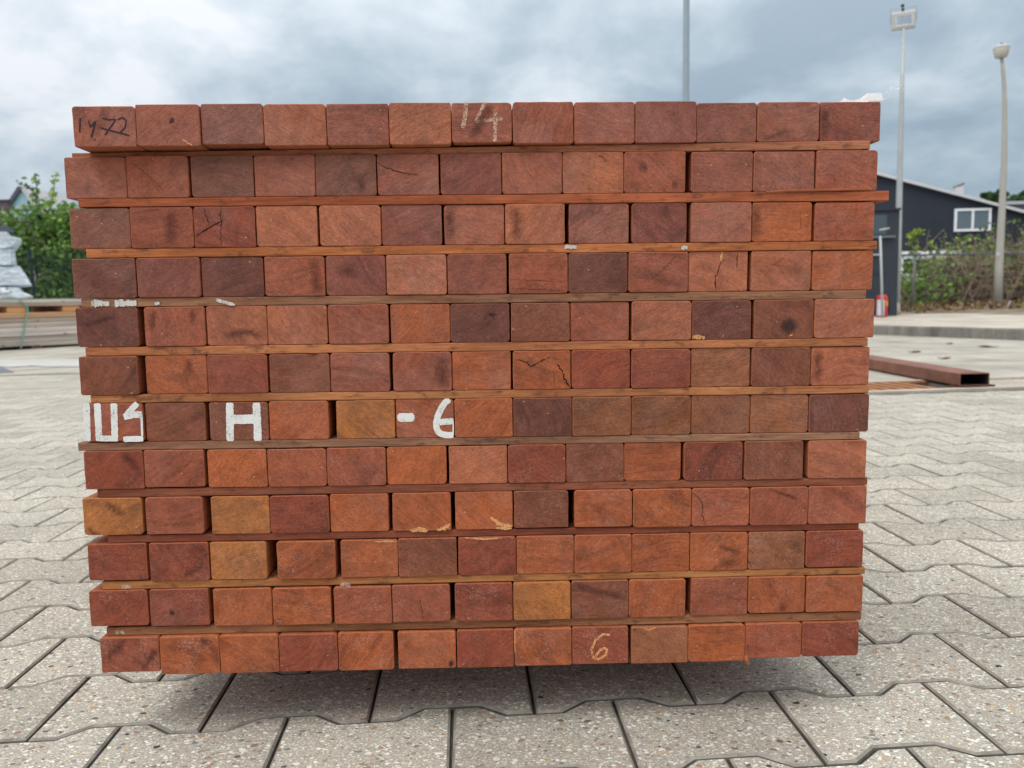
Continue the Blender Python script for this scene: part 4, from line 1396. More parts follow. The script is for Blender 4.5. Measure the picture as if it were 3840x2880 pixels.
mb.build('lens', plain('floodlight_glass', srgb(178, 188, 204), 0.15, 0.5), flood)
mb = MB()
T_ = lambda x, z, y=0.0: hm @ Vector((x, y, z))
mb.tube([T_(-hw - 0.012, -0.02), T_(-hw - 0.012, hh_ + 0.055)], 0.007, 6)
mb.tube([T_(hw + 0.012, -0.02), T_(hw + 0.012, hh_ + 0.055)], 0.007, 6)
mb.tube([T_(-hw - 0.012, hh_ + 0.055), T_(hw + 0.012, hh_ + 0.055)], 0.007, 6)
mb.build('bracket', M_GALV, flood)
mb = MB()
mb.tube([T_(0, hh_ - 0.005, 0.02), T_(0, hh_ + 0.06, 0.02), T_(-0.01, hh_ + 0.11, 0.02)], [0.022, 0.02, 0.028], 8)
mb.build('clamp', M_BLK, flood)

# second pole, cut by the top of the picture
p0 = wp(2572, 420, 11.5)
zt = wp(2578, -260, 11.5)
gb = Vector((wp(2566, 1180, 11.5).x, 11.5, 0.0))
mid_pole = thing('tall_pole', 'tall grey pole rising behind the middle of the stack', 'light pole', gb)
mb = MB()
mb.tube([gb, p0, wp(2574, 0, 11.5), zt], [0.056, 0.05, 0.044, 0.040], 16)
mb.build('pole', plain('blue_grey_pole_paint', srgb(150, 164, 174), 0.5, 0.4, 0.1, 0.06), mid_pole, smooth=True)
mb = MB()
mb.cbox((-0.19, -0.05, -0.14), (0.19, 0.05, 0.14), 0.02, 0, Matrix.Translation(zt + Vector((0, -0.05, 0.1))))
mb.build('floodlight_head', M_LTG, mid_pole)

# street lamp on the right
LY = 13.4
l0 = wp(3741, 1168, LY)
l0.z = KH
lamp = thing('street_lamp', 'slim concrete lamp post with rounded white lantern at the far right', 'street lamp', l0)
mb = MB()
pts = [l0] + [wp(x, y, LY) for x, y in ((3746, 1000), (3757, 800), (3766, 600), (3768, 420), (3766, 330), (3762, 270), (3756, 216))]
mb.tube(pts, [0.070, 0.064, 0.056, 0.046, 0.038, 0.033, 0.030, 0.026], 16)
mb.build('post', plain('grey_concrete_post', srgb(176, 172, 164), 0.7, 0.25, 0, 0.06, 5.0), lamp, smooth=True)
lc = wp(3754, 214, LY)
k_ = LY / FPX
mb = MB()
lathe(mb, lc, [(14 * k_, lc.z - 3 * k_), (20 * k_, lc.z), (24 * k_, lc.z + 14 * k_), (27 * k_, lc.z + 26 * k_), (27 * k_, lc.z + 29 * k_)], 20)
mb.build('bowl', plain('lantern_bowl', srgb(206, 202, 192), 0.35, 0.4), lamp, smooth=True)
mb = MB()
lathe(mb, lc, [(27.5 * k_, lc.z + 29 * k_), (24 * k_, lc.z + 37 * k_), (14 * k_, lc.z + 42 * k_), (5 * k_, lc.z + 44 * k_)], 20)
mb.build('cap', M_LTG, lamp, smooth=True)
mb = MB()
lathe(mb, lc, [(5 * k_, lc.z + 43 * k_), (5 * k_, lc.z + 48 * k_)], 10)
mb.build('sensor', M_BLK, lamp)
mb = MB()
pc = wp(3743, 954, LY - 0.07)
mb.cbox((-0.014, 0.0, -0.03), (0.014, 0.01, 0.03), 0.004, 0, Matrix.Translation(pc))
mb.build('marker_plate', M_LABEL, lamp)

# dark building with the sloping white verge board
BY = 26.0
M_WALL = plain('dark_blue_grey_wall', srgb(50, 54, 63), 0.7, 0.2, 0, 0.10, 0.8, 0.1)
M_FASC = plain('white_fascia', srgb(206, 206, 208), 0.5, 0.3, 0, 0.04, 3.0, 0.05)
M_UPVC = plain('white_window_frame', srgb(236, 238, 242), 0.35, 0.4, 0, 0.02, 3.0, 0.0)
M_GLASS = plain('window_glass', srgb(96, 112, 120), 0.06, 0.6, 0, 0.08, 0.7, 0.0)
r0, r1 = wp(3281, 655, BY), wp(3840, 801, BY)
sl = (r1.z - r0.z) / (r1.x - r0.x)
xl, xr = r0.x - 3.0, r1.x + 1.6
zline = lambda x: r0.z + (x - r0.x) * sl
bld = thing('dark_building', 'dark blue grey building with sloping white roof edge and a window', 'building', (r1.x, BY, 0))
mb = MB()
xg = xl - (xr - xl)
prof = [(xg, 0.0), (xr, 0.0), (xr, zline(xr)), (xl, zline(xl)), (xg, zline(xr))]
mb.loft([[Vector((x, BY, z)) for x, z in prof], [Vector((x, BY + 14, z)) for x, z in prof]])
mb.build('wall', M_WALL, bld)
def slope_bar(xa, za, xb, zb_, y0, y1, t0, t1):
    mb_ = MB()
    vs_ = []
    for x, z in ((xa, za), (xb, zb_)):
        vs_ += [(x, y0, z + t0), (x, y1, z + t0), (x, y1, z + t1), (x, y0, z + t1)]
    mb_.add(vs_, [(0, 1, 2, 3), (7, 6, 5, 4), (0, 4, 5, 1), (1, 5, 6, 2), (2, 6, 7, 3), (3, 7, 4, 0)])
    return mb_
roof = slope_bar(xl, zline(xl), xr + 0.2, zline(xr + 0.2), BY - 0.10, BY + 14.2, 0.002, 0.05).build('roof', plain('grey_roof_sheet', srgb(150, 150, 150), 0.6), bld)
slope_bar(xl, zline(xl), xg, zline(xr), BY - 0.10, BY + 14.2, 0.003, 0.051).build('roof', bpy.data.materials['grey_roof_sheet'], bld)
slope_bar(xl, zline(xl), xr + 0.2, zline(xr + 0.2), BY - 0.15, BY - 0.102, -0.015, 0.075).build('verge_board', M_FASC, bld)
slope_bar(xl, zline(xl), xr + 0.2, zline(xr + 0.2), BY - 0.05, BY - 0.003, -0.06, -0.017).build('shadow_batten', M_DARK2, bld)  # charcoal bar just under the verge board
# window with two panes
wl_, wr_, wb_, wt_ = wp(3577, 824, BY).x, wp(3714, 824, BY).x, wp(3645, 867, BY).z, wp(3645, 782, BY).z
win = MB()
fw = 0.075
win.box((wl_, BY - 0.05, wb_), (wr_, BY - 0.004, wb_ + fw))
win.box((wl_, BY - 0.05, wt_ - fw), (wr_, BY - 0.004, wt_))
win.box((wl_, BY - 0.049, wb_ + fw), (wl_ + fw, BY - 0.004, wt_ - fw))
win.box((wr_ - fw, BY - 0.049, wb_ + fw), (wr_, BY - 0.004, wt_ - fw))
xm = (wl_ + wr_) / 2
win.box((xm - 0.035, BY - 0.048, wb_ + fw), (xm + 0.035, BY - 0.004, wt_ - fw))
wo_ = win.build('window', M_UPVC, bld)
for xa, xb in ((wl_ + fw, xm - 0.035), (xm + 0.035, wr_ - fw)):
    mb = MB()
    mb.box((xa, BY - 0.02, wb_ + fw), (xb, BY - 0.01, wt_ - fw))
    mb.build('pane', M_GLASS, wo_)
# open roof hatch
mb = MB()
h0, h1 = wp(3575, 703, BY + 1.0), wp(3616, 687, BY + 1.0)
dx = (h1 - h0)
mb.tube([h0, h0.lerp(h1, 0.3) + Vector((0, 0, -0.01)), h1], [0.03, 0.05, 0.035], 8)
hatch = mb.build('roof_hatch', plain('brown_hatch', srgb(128, 112, 108), 0.7), bld)
mb = MB()
mb.box((h0.x + 0.05, BY + 0.9, zline(h0.x + 0.1) + 0.02), (h0.x + 0.30, BY + 1.1, h0.z - 0.0))
mb.build('hatch_upstand', M_FASC, hatch)
# low white canopy at the foot of the building
c0, c1 = wp(3340, 950, 23.0), wp(3606, 944, 23.0)
can = thing('white_canopy', 'low white flat canopy edge showing above the hedge', 'canopy', ((c0.x + c1.x) / 2, 23.0, 0))
mb = MB()
zc = c1.z
mb.box((c0.x - 1.5, 23.0, zc - 0.05), (c1.x, 25.9, zc + 0.05))
mb.build('roof_slab', M_UPVC, can)
mb = MB()
mb.box((c0.x - 1.5, 23.05, zc - 0.17), (c1.x, 23.12, zc - 0.09))
mb.build('gutter', M_UPVC, can)
for xx in (c0.x - 0.6, wp(3382, 950, 23.0).x, c1.x - 0.1):
    mb = MB()
    mb.box((xx, 23.05, 0), (xx + 0.07, 23.12, zc - 0.17))
    mb.build('post', M_UPVC, can)

# neighbouring roof and trees far right
M_SHEET = plain('pale_roof_sheet', srgb(186, 190, 198), 0.5, 0.3)
n0, n1 = wp(3786, 762, 34.0), wp(3842, 758, 34.0)
nb_ = thing('grey_shed', 'grey shed with flat pale roof edge behind the dark building', 'building', (n1.x + 3, 34.0, 0))
mb = MB()
mb.box((n0.x, 34.0, 0), (n1.x + 6, 40, n1.z - 0.1))
mb.build('wall', plain('grey_wall', srgb(120, 128, 136), 0.7), nb_)
mb = MB()
mb.box((n0.x - 0.2, 33.8, n1.z - 0.098), (n1.x + 6.2, 40.2, n1.z + 0.03))
mb.build('roof', M_SHEET, nb_)

# ------------------------------------------------------------------ plants
M_LEAF1 = make_leaf('hedge_leaf', srgb(54, 86, 38), srgb(138, 174, 88))
M_LEAF2 = make_leaf('dull_leaf', srgb(58, 76, 48), srgb(122, 140, 84))
M_LEAF3 = make_leaf('yellow_green_leaf', srgb(110, 132, 48), srgb(170, 190, 84), 0.35)
M_TREE = make_leaf('far_tree_leaf', srgb(44, 66, 40), srgb(96, 122, 72))
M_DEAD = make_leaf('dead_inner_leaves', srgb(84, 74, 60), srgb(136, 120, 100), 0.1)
M_BARK = plain('bark', srgb(98, 82, 68), 0.9, 0.1, 0, 0.25, 14.0, 0.5)
M_TWIG = plain('dry_twig', srgb(152, 134, 118), 0.9, 0.1, 0, 0.25, 14.0, 0.3)


def leaves(mb_, rg, inside, n_, size, tries=40):
    """leaf-sized folded quads spread through a volume; inside() returns a point or None"""
    for _ in range(n_):
        p = inside()
        if p is None:
            continue
        s = size * rg.uniform(0.6, 1.35)
        d1 = Vector((rg.gauss(0, 1), rg.gauss(0, 1), rg.gauss(0, 0.7))).normalized()
        d2 = d1.cross(Vector((rg.gauss(0, 1), rg.gauss(0, 1), rg.gauss(0, 1)))).normalized()
        b0 = p - d1 * s * 0.5
        t0 = p + d1 * s * 0.5
        l_ = p + d2 * s * 0.32 + Vector((0, 0, s * 0.08))
        r_ = p - d2 * s * 0.32 + Vector((0, 0, s * 0.08))
        mb_.add([b0, r_, t0, l_], [(0, 1, 2), (0, 2, 3)])


def clumps(rg, cs, thin=0.0):
    """point sampler inside a set of ellipsoid clumps, denser to the shell"""
    wts = [c[1][0] * c[1][2] for c in cs]
    def f():
        c, r_ = rg.choices(cs, wts)[0]
        v = Vector((rg.gauss(0, 1), rg.gauss(0, 1), rg.gauss(0, 1))).normalized() * (rg.random() ** 0.45)
        return Vector((c[0] + v.x * r_[0], c[1] + v.y * r_[1], c[2] + v.z * r_[2]))
    return f


# left: tall leafy hedge behind the mesh fence
rg = random.Random(21)
HY = 17.5
hedge = thing('hedge', 'tall bright green leafy hedge behind the mesh fence at the left', 'hedge', (wp(120, 1200, HY).x, HY, 0))
mb = MB()
cs = []
def top_py(px):
    pts = [(-400, 800), (0, 815), (60, 822), (100, 800), (130, 752), (180, 748), (215, 740), (250, 760), (300, 772), (420, 790), (900, 800)]
    for (a, ya), (b, yb) in zip(pts, pts[1:]):
        if a <= px <= b:
            return ya + (yb - ya) * (px - a) / (b - a)
    return 800
for k in range(230):
    px = rg.uniform(-350, 620)
    tz = wp(px, top_py(px), HY).z
    z = rg.uniform(0.2, tz - 0.2)
    x = wp(px, 1000, HY).x
    cs.append(((x, HY + rg.uniform(-0.3, 1.1), z), (rg.uniform(0.25, 0.5), rg.uniform(0.3, 0.5), rg.uniform(0.2, 0.42))))
leaves(mb, rg, clumps(rg, cs), 34000, 0.12)
mb.build('foliage', M_LEAF1, hedge)
mb = MB()
for k in range(26):
    x = wp(rg.uniform(-300, 600), 1000, HY).x
    mb.tube([(x, HY + 0.4, 0), (x + rg.uniform(-.2, .2), HY + 0.4 + rg.uniform(-.3, .3), 1.2), (x + rg.uniform(-.4, .4), HY + 0.4, 2.4)], [0.03, 0.022, 0.01], 5)
mb.build('stems', M_BARK, hedge)
# young shoots above it
for k, (bx, by, tx, ty, word) in enumerate(((150, 780, 60, 680, 'drooping leftmost'), (135, 790, 132, 648, 'upright middle'), (185, 790, 208, 655, 'upright right'))):
    sh = thing('shoot', '%s young leafy shoot standing above the left hedge' % word, 'shoot', wp(bx, by, HY + 0.2), 0, 'shoots above the hedge')
    a_, b_ = wp(bx, by, HY + 0.2), wp(tx, ty, HY + 0.1)
    mid = a_.lerp(b_, 0.55) + Vector((0.02 if k else 0.12, 0, 0.10 if k == 0 else 0.0))
    mb = MB()
    mb.tube([a_, mid, b_], [0.014, 0.010, 0.004], 5)
    mb.build('stem', M_BARK, sh)
    mb = MB()
    def along():
        t = rg.random()
        p = a_.lerp(mid, t * 2) if t < 0.5 else mid.lerp(b_, t * 2 - 1)
        return p + Vector((rg.gauss(0, 0.07), rg.gauss(0, 0.05), rg.gauss(0, 0.05))) * (1.15 - 0.5 * t)
    leaves(mb, rg, along, 46, 0.12)
    mb.build('leaves', M_LEAF3 if k == 2 else M_LEAF1, sh)

# mesh fence at the left
M_FEN = plain('dark_green_fence', srgb(44, 58, 62), 0.5, 0.3)
LFY = 15.6
fen = thing('mesh_fence', 'dark wire mesh fence with posts in front of the left hedge', 'fence', (wp(124, 1260, LFY).x, LFY, 0))
zt_ = wp(124, 938, LFY).z
xps = [wp(124, 1100, LFY).x + d for d in (-2.5, 0.0, 2.5)]
for x in xps:
    mb = MB()
    mb.box((x - 0.022, LFY, 0), (x + 0.022, LFY + 0.045, zt_ + 0.02))
    mb.build('post', M_FEN, fen)
mb = MB()
for x in [xps[0] + 0.05 * k for k in range(101)]:
    mb.box((x - 0.0035, LFY - 0.01, 0.03), (x + 0.0035, LFY - 0.004, zt_))
for k in range(10):
    z = 0.05 + k * (zt_ - 0.06) / 9
    mb.box((xps[0], LFY - 0.0165, z - 0.004), (xps[2], LFY - 0.0105, z + 0.004))
tag(mb.build('wire_mesh', M_FEN, fen), kind='stuff')
mb = MB()
zc_ = wp(124, 970, LFY).z
mb.box((xps[1] - 0.07, LFY - 0.03, zc_ - 0.012), (xps[1] + 0.07, LFY - 0.017, zc_ + 0.012))
mb.build('clamp', M_FEN, fen)

# right hedge: bare brown stems below, loose green above, in three shrubs
def shrub(name, label, px0, px1, y, toppy, base_py, nstem, nleaf, leafm, seed, low_green=False, leaf_size=0.085):
    rg_ = random.Random(seed)
    x0, x1 = wp(px0, 1000, y).x, wp(px1, 1000, y).x
    sh_ = thing(name, label, 'shrub', ((x0 + x1) / 2, y, KH + 0.05), 0, 'overgrown shrubs along the right fence')
    mb_ = MB()
    tips = []
    for k in range(nstem):
        x = rg_.uniform(x0, x1)
        yy = y + rg_.uniform(-0.4, 0.7)
        ht = wp(0, 0, y).z * 0 + (wp((px0 + px1) / 2, toppy, y).z - KH) * rg_.uniform(0.55, 1.08)
        n_ = 5
        p = Vector((x, yy, KH))
        pts_ = [p.copy()]
        lean = rg_.gauss(0, 0.22)
        for s in range(n_):
            p = p + Vector((lean * ht / n_ + rg_.gauss(0, 0.05), rg_.gauss(0, 0.05), ht / n_))
            pts_.append(p.copy())
        r_ = rg_.uniform(0.008, 0.022)
        mb_.tube(pts_, [r_ * (1 - 0.13 * s) for s in range(n_ + 1)], 5, 0, False)
        for s in range(1, n_ + 1):
            for _ in range(4):
                d = Vector((rg_.gauss(0, 0.35), rg_.gauss(0, 0.25), rg_.gauss(0.1, 0.25)))
                e_ = pts_[s] + d * 0.9
                mb_.tube([pts_[s], pts_[s].lerp(e_, 0.5) + Vector((rg_.gauss(0, .03), 0, rg_.gauss(0, .04))), e_], [0.005, 0.004, 0.002], 3, 0, False)
                tips.append((e_, s))
    mb_.build('stems', M_TWIG, sh_)
    mb_ = MB()
    green = [t for t, s in tips if s >= (1 if low_green else 4)]
    if green:
        def samp():
            t = rg_.choice(green)
            return t + Vector((rg_.gauss(0, 0.10), rg_.gauss(0, 0.12), rg_.gauss(0, 0.09)))
        leaves(mb_, rg_, samp, nleaf, leaf_size)
    mb_.build('foliage', leafm, sh_)
    # dark inner leaf mass that keeps the hedge closed
    mb_ = MB()
    cs_ = []
    zt__ = wp((px0 + px1) / 2, toppy + 75, y).z
    for k in range(int(26 * (px1 - px0) / 200)):
        cs_.append(((rg_.uniform(x0, x1), y + rg_.uniform(0.5, 1.3), rg_.uniform(KH + 0.05, max(0.5, zt__ - 0.15))), (0.26, 0.3, 0.24)))
    leaves(mb_, rg_, clumps(rg_, cs_), int(2600 * (px1 - px0) / 200), 0.09)
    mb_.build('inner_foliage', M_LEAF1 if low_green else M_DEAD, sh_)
    return sh_


shrub('shrub', 'green leafy shrub round the fence post beside the dark kiosk', 3384, 3530, 14.4, 1035, 1165, 10, 1300, M_LEAF1, 31, True)
shrub('shrub', 'shrub of bare brown stems with green top left of the street lamp', 3520, 3745, 14.9, 968, 1165, 90, 800, M_LEAF2, 32)
shrub('shrub', 'shrub of bare brown stems right of the street lamp', 3770, 4150, 15.2, 925, 1165, 120, 1500, M_LEAF2, 33)
shrub('shrub', 'light green leafy shrub just left of the street lamp below the window', 3640, 3745, 15.6, 968, 1165, 12, 700, M_LEAF3, 34, False, 0.08)
# sapling at the fence post
rg = random.Random(44)
SY = 14.0
sb0, sb1 = wp(3427, 1166, SY), wp(3437, 868, SY)
sb0.z = KH
sap = thing('sapling', 'thin upright sapling with yellow green leaves in front of the dark building', 'sapling', sb0)
mb = MB()
mb.tube([sb0 + Vector((0.03, 0.08, 0)), wp(3434, 1000, SY + 0.08), sb1], [0.014, 0.011, 0.006], 6)
mb.tube([wp(3440, 960, SY), wp(3500, 900, SY), wp(3540, 858, SY)], [0.008, 0.006, 0.003], 5)
mb.tube([wp(3476, 940, SY), wp(3475, 900, SY), wp(3486, 860, SY)], [0.006, 0.005, 0.003], 5)
mb.build('stem', M_TWIG, sap)
mb = MB()
cs = [((wp(px, py, SY).x, SY, wp(px, py, SY).z), (r_, r_, r_ * 0.8)) for px, py, r_ in ((3418, 882, .08), (3440, 872, .09), (3426, 900, .07), (3455, 880, .05), (3408, 912, .05), (3490, 912, .05), (3505, 925, .05), (3415, 948, .06), (3440, 930, .06), (3460, 868, .04))]
leaves(mb, rg, clumps(rg, cs), 150, 0.075)
mb.build('leaves', M_LEAF3, sap)
# wire fence on the right
rf = thing('wire_fence', 'low wire fence with grey posts along the right shrubs', 'fence', (wp(3427, 1166, 14.0).x, 14.0, KH))
RFY = 13.95
ztf = wp(3430, 955, RFY).z
xa = wp(3430, 1000, RFY).x
for d in (0.0, 2.3, 4.6):
    mb = MB()
    mb.tube([(xa + d - 0.035, RFY, KH - 0.02), (xa + d, RFY, ztf + 0.03)], 0.022, 8)
    mb.build('post', M_GALV if d else plain('weathered_post', srgb(120, 116, 116), 0.8), rf, smooth=True)
mb = MB()
mb.tube([(xa - 0.3, RFY - 0.025, ztf), (xa + 5.2, RFY - 0.025, wp(3840, 957, RFY).z)], 0.014, 6)
mb.build('top_rail', plain('dark_grey_wire', srgb(92, 98, 104), 0.6), rf)
for q_ in (0.3, 0.6):
    mb = MB()
    zq_ = KH + (ztf - KH) * q_
    mb.tube([(xa - 0.3, RFY - 0.026, zq_), (xa + 5.2, RFY - 0.026, zq_)], 0.003, 4)
    mb.build('wire', bpy.data.materials['dark_grey_wire'], rf)
# pale stick leaning by the lamp
mb = MB()
s0, s1 = wp(3768, 1165, 13.3), wp(3789, 1130, 13.3)
s0.z = KH
mb.tube([s0, s1], 0.016, 6)
tag(mb.build('stake', M_GALV, loc=s0), 'short pale stake leaning beside the lamp post', 'stake')
# leaf litter on the verge
rg = random.Random(77)
mb = MB()
def litter():
    p = wp(rg.uniform(3380, 3860), 1160, 1.0)
    y = rg.uniform(12.6, 15.5)
    x = p.x * y
    return Vector((x, y, KH + 0.05 + rg.random() ** 2 * 0.12))
leaves(mb, rg, litter, 1500, 0.07)
tag(mb.build('leaf_litter', M_DRY), 'dry leaf litter under the right shrubs', 'leaf litter', kind='stuff')
# weeds at the slab edge
for k, (px, py, word) in enumerate(((3440, 1172, 'beside the fence post'), (3570, 1178, 'left of the street lamp'), (3668, 1130, 'at the foot of the bare shrub'), (3830, 1180, 'at the far right edge of the slab'))):
    c = wp(px, py, 13.1)
    c.z = KH + 0.02
    wd = thing('weed', 'small yellow green weed tuft %s' % word, 'weed', c, 0, 'weeds on the verge')
    mb = MB()
    for _ in range(26):
        a = rg.uniform(0, 6.28)
        d = Vector((math.cos(a), math.sin(a), 0))
        b0 = c + d * rg.uniform(0, 0.05)
        t = b0 + d * rg.uniform(0.02, 0.10) + Vector((0, 0, rg.uniform(0.05, 0.16)))
        s = d.cross(Vector((0, 0, 1))) * 0.012
        mb.add([b0 - s, b0 + s, t], [(0, 1, 2)])
    mb.build('blades', M_LEAF3, wd)

# far trees on the right
def far_tree(label, cx_, cy_, y, rpx, seed):
    rg_ = random.Random(seed)
    c = wp(cx_, cy_, y)
    s = y / FPX
    t = thing('tree', label, 'tree', (c.x, y, 0), 0, 'trees behind the dark building')
    mb_ = MB()
    mb_.tube([(c.x, y, 0), (c.x + 0.1, y, c.z * 0.6), (c.x, y, c.z)], [0.16, 0.12, 0.05], 8)
    for k in range(6):
        a = rg_.uniform(0, 6.28)
        mb_.tube([(c.x, y, c.z * 0.6), (c.x + math.cos(a) * rpx * s * 0.7, y + math.sin(a) * rpx * s * 0.7, c.z + rg_.uniform(-0.2, 0.4))], [0.06, 0.02], 5)
    mb_.build('trunk', M_BARK, t)
    mb_ = MB()
    cs_ = []
    for k in range(26):
        v = Vector((rg_.gauss(0, 0.5), rg_.gauss(0, 0.5), rg_.gauss(0, 0.35)))
        cs_.append(((c.x + v.x * rpx * s, y + v.y * rpx * s, c.z + v.z * rpx * s - 0.2), (rpx * s * 0.3, rpx * s * 0.3, rpx * s * 0.24)))
    leaves(mb_, rg_, clumps(rg_, cs_), 3200, 0.22)
    mb_.build('crown', M_TREE, t)
far_tree('small round tree top just left of the street lamp behind the roof', 3728, 738, 44, 40, 51)
far_tree('dark tree top at the right edge behind the grey shed', 3838, 740, 46, 60, 52)

# parked white car glimpsed through the shrubs
M_CARW = plain('white_car_paint', srgb(232, 234, 238), 0.2, 0.5, 0, 0.01, 2.0, 0.0)
M_CARG = plain('car_glass', srgb(64, 92, 92), 0.05, 0.6, 0, 0.02, 2.0, 0.0)
CY = 20.0
cxl = wp(3352, 1100, CY).x
car = thing('parked_car', 'white car parked behind the shrubs, glimpsed through the leaves', 'car', (cxl + 2.0, CY, 0))
zr = wp(3480, 982, CY).z
def car_section(y, inset, roof):
    z = [0.22, 0.22, 0.55, 0.80, 0.92, roof - 0.03, roof, roof - 0.02, roof - 0.14, 0.95, 0.60, 0.25]
    x = [0.10, 3.95, 4.05, 4.02, 3.95, 3.55, 3.0, 1.95, 1.55, 0.95, 0.02, 0.0]
    return [Vector((cxl + a, y, b)) for a, b in zip(x, z)]
mb = MB()
mb.loft([car_section(CY + 0.10, 0, zr - 0.06), car_section(CY + 0.02, 0, zr - 0.01), car_section(CY + 0.3, 0, zr), car_section(CY + 1.4, 0, zr), car_section(CY + 1.68, 0, zr - 0.01), car_section(CY + 1.6, 0, zr - 0.06)][1:5])
mb.build('body', M_CARW, car)
mb = MB()
mb.add([Vector((cxl + a, CY + 0.012, b)) for a, b in ((1.12, 0.97), (1.66, zr - 0.16), (2.0, zr - 0.09), (2.25, zr - 0.09), (2.25, 0.97))], [(0, 1, 2, 3, 4)])
mb.add([Vector((cxl + a, CY + 0.012, b)) for a, b in ((2.33, 0.97), (2.33, zr - 0.09), (3.0, zr - 0.09), (3.45, zr - 0.14), (3.72, 0.97))], [(0, 1, 2, 3, 4)])
mb.build('side_windows', M_CARG, car)
mb = MB()
mb.add([Vector((cxl + a, y, b + 0.012)) for a, y, b in ((0.99, CY + 0.12, 0.97), (1.53, CY + 0.2, zr - 0.15), (1.53, CY + 1.5, zr - 0.15), (0.99, CY + 1.58, 0.97))], [(0, 1, 2, 3)])
mb.build('windscreen', M_CARG, car)
for xx in (0.75, 3.25):
    for yy in (CY - 0.01, CY + 1.52):
        mb = MB()
        mb.tube([(cxl + xx, yy, 0.30), (cxl + xx, yy + 0.19, 0.30)], 0.30, 20)
        wh = mb.build('wheel', M_BLK, car)

# ------------------------------------------------------------------ left background
# pile of grey weathered boards
M_BRD = None
def make_board():
    m_, T = mat_new('weathered_board')
    tc_ = T.n('ShaderNodeTexCoord')
    oi = T.n('ShaderNodeObjectInfo')
    off = T.n('ShaderNodeCombineXYZ')
    for i_, k in enumerate((37.0, 11.0, 53.0)):
        T.l(T.math('MULTIPLY', oi.outputs['Random'], k), off.inputs[i_])
    P = T.vmath('ADD', tc_.outputs['Object'], off.outputs[0])
    g_ = T.noise(T.mapping(P, scale=(0.9, 6, 26)), 1.0, 5.0, 0.65)
    kn = T.noise(T.mapping(P, scale=(5, 5, 12)), 1.0, 2.0, 0.5)
    c_ = T.mix(1.0, oi.outputs['Color'], T.ramp(g_, [(0.3, 0.62), (0.5, 1.0), (0.7, 1.3)]), 'MULTIPLY')
    c_ = T.mix(T.ramp(kn, [(0.66, 0.0), (0.74, 0.8)]), c_, srgb(88, 66, 52))
    finish(T, c_, 0.85, g_, 0.4, 0.003, 0.2)
    return m_
M_BRD = make_board()
bl, br = on_ground(-6, 1316), on_ground(284, 1298)
bd = (br - bl).normalized()
bn = Vector((-bd.y, bd.x, 0))
if bn.x > 0:
    bn = -bn
ang_b = math.atan2(bd.y, bd.x)
P0 = bl - bd * 3.0
BLEN = 6.0
def lumber_z(py, px=140):
    """height on the pile's front plane"""
    p = on_plane(px, py, bl, bn)
    return p.z
edges = [1295, 1281, 1259, 1225, 1208, 1191, 1170]           # board joints at px 140, from the lowest up
def board(z0, z1, col, label, xa=0.0, xb=BLEN, dep=0.95, push=0.0):
    mb_ = MB()
    mb_.cbox((xa, -dep - push, z0), (xb, -push, z1), 0.006) if False else mb_.box((xa, -dep - push, z0 + 0.002), (xb, -push, z1 - 0.002))
    o_ = mb_.build('board', M_BRD)
    o_.matrix_basis = Matrix.Translation(P0) @ Matrix.Rotation(ang_b, 4, 'Z') @ Matrix.Scale(-1, 4, (0, 1, 0)) if False else Matrix.Translation(P0) @ Matrix.Rotation(ang_b, 4, 'Z')
    c4 = srgb(*col)
    o_.color = c4
    return tag(o_, label, 'board', 'weathered boards in the pile at the left')
# the pile lies on the far side of its front plane
side = 1.0 if (Matrix.Rotation(ang_b, 3, 'Z') @ Vector((0, 1, 0))).dot(F0) > 0 else -1.0
def pile_box(xa, xb, z0, z1, dep, push=0.0):
    y0, y1 = (push, push + dep) if side > 0 else (-push - dep, -push)
    return (xa, y0, z0), (xb, y1, z1)
cols = [(206, 194, 182), (198, 186, 174), (212, 200, 190), (204, 192, 180), (190, 172, 156), (206, 164, 130)]
words = ['lowest grey weathered board of the pile at the left', 'second grey board from the bottom of the left pile', 'third grey board from the bottom of the left pile, palest', 'fourth grey board from the bottom of the left pile', 'fifth board from the bottom of the left pile, greyish', 'pinkish tan board under the orange blocks of the left pile']
zs_ = [lumber_z(p) for p in edges]
for k in range(6):
    mb = MB()
    lo_, hi_ = pile_box(0.0, BLEN, zs_[k] + 0.004, zs_[k + 1] - 0.004, 0.95, 0.02 * (k % 3 == 1) + 0.012 * (k % 2))
    c = 0.008
    mb.box(lo_, hi_)
    o = mb.build('board', M_BRD)
    o.matrix_basis = Matrix.Translation(P0) @ Matrix.Rotation(ang_b, 4, 'Z')
    o.color = srgb(*cols[k])
    tag(o, words[k], 'board', 'weathered boards in the pile at the left')
    # a groove line along each board edge
    mb = MB()
    zm = zs_[k] + (zs_[k + 1] - zs_[k]) * 0.55
    lo2, hi2 = pile_box(0.0, BLEN, zm, zm + 0.012, 0.012, 0.02 * (k % 3 == 1) + 0.012 * (k % 2) - 0.012)
    mb.box(lo2, hi2)
    o2 = mb.build('edge_lip', M_BRD, o, local=True)
    o2.color = srgb(*cols[k])
zb0 = zs_[6]
zb1 = lumber_z(1148)
for (px0, px1, word) in ((28, 100, 'left'), (238, 300, 'right')):
    pa, pb = on_plane(px0, 1160, bl, bn), on_plane(px1, 1160, bl, bn)
    xa, xb = (pa - P0).dot(bd), (pb - P0).dot(bd)
    mb = MB()
    lo_, hi_ = pile_box(xa, xb, zb0 + 0.0015, zb1 - 0.0015, 0.9, 0.02)
    mb.box(lo_, hi_)
    o = mb.build('spacer_block', M_BRD)
    o.matrix_basis = Matrix.Translation(P0) @ Matrix.Rotation(ang_b, 4, 'Z')
    o.color = srgb(214, 158, 104)
    tag(o, '%s fresh orange wood block between boards of the left pile' % word, 'wood block', 'orange blocks in the left pile')
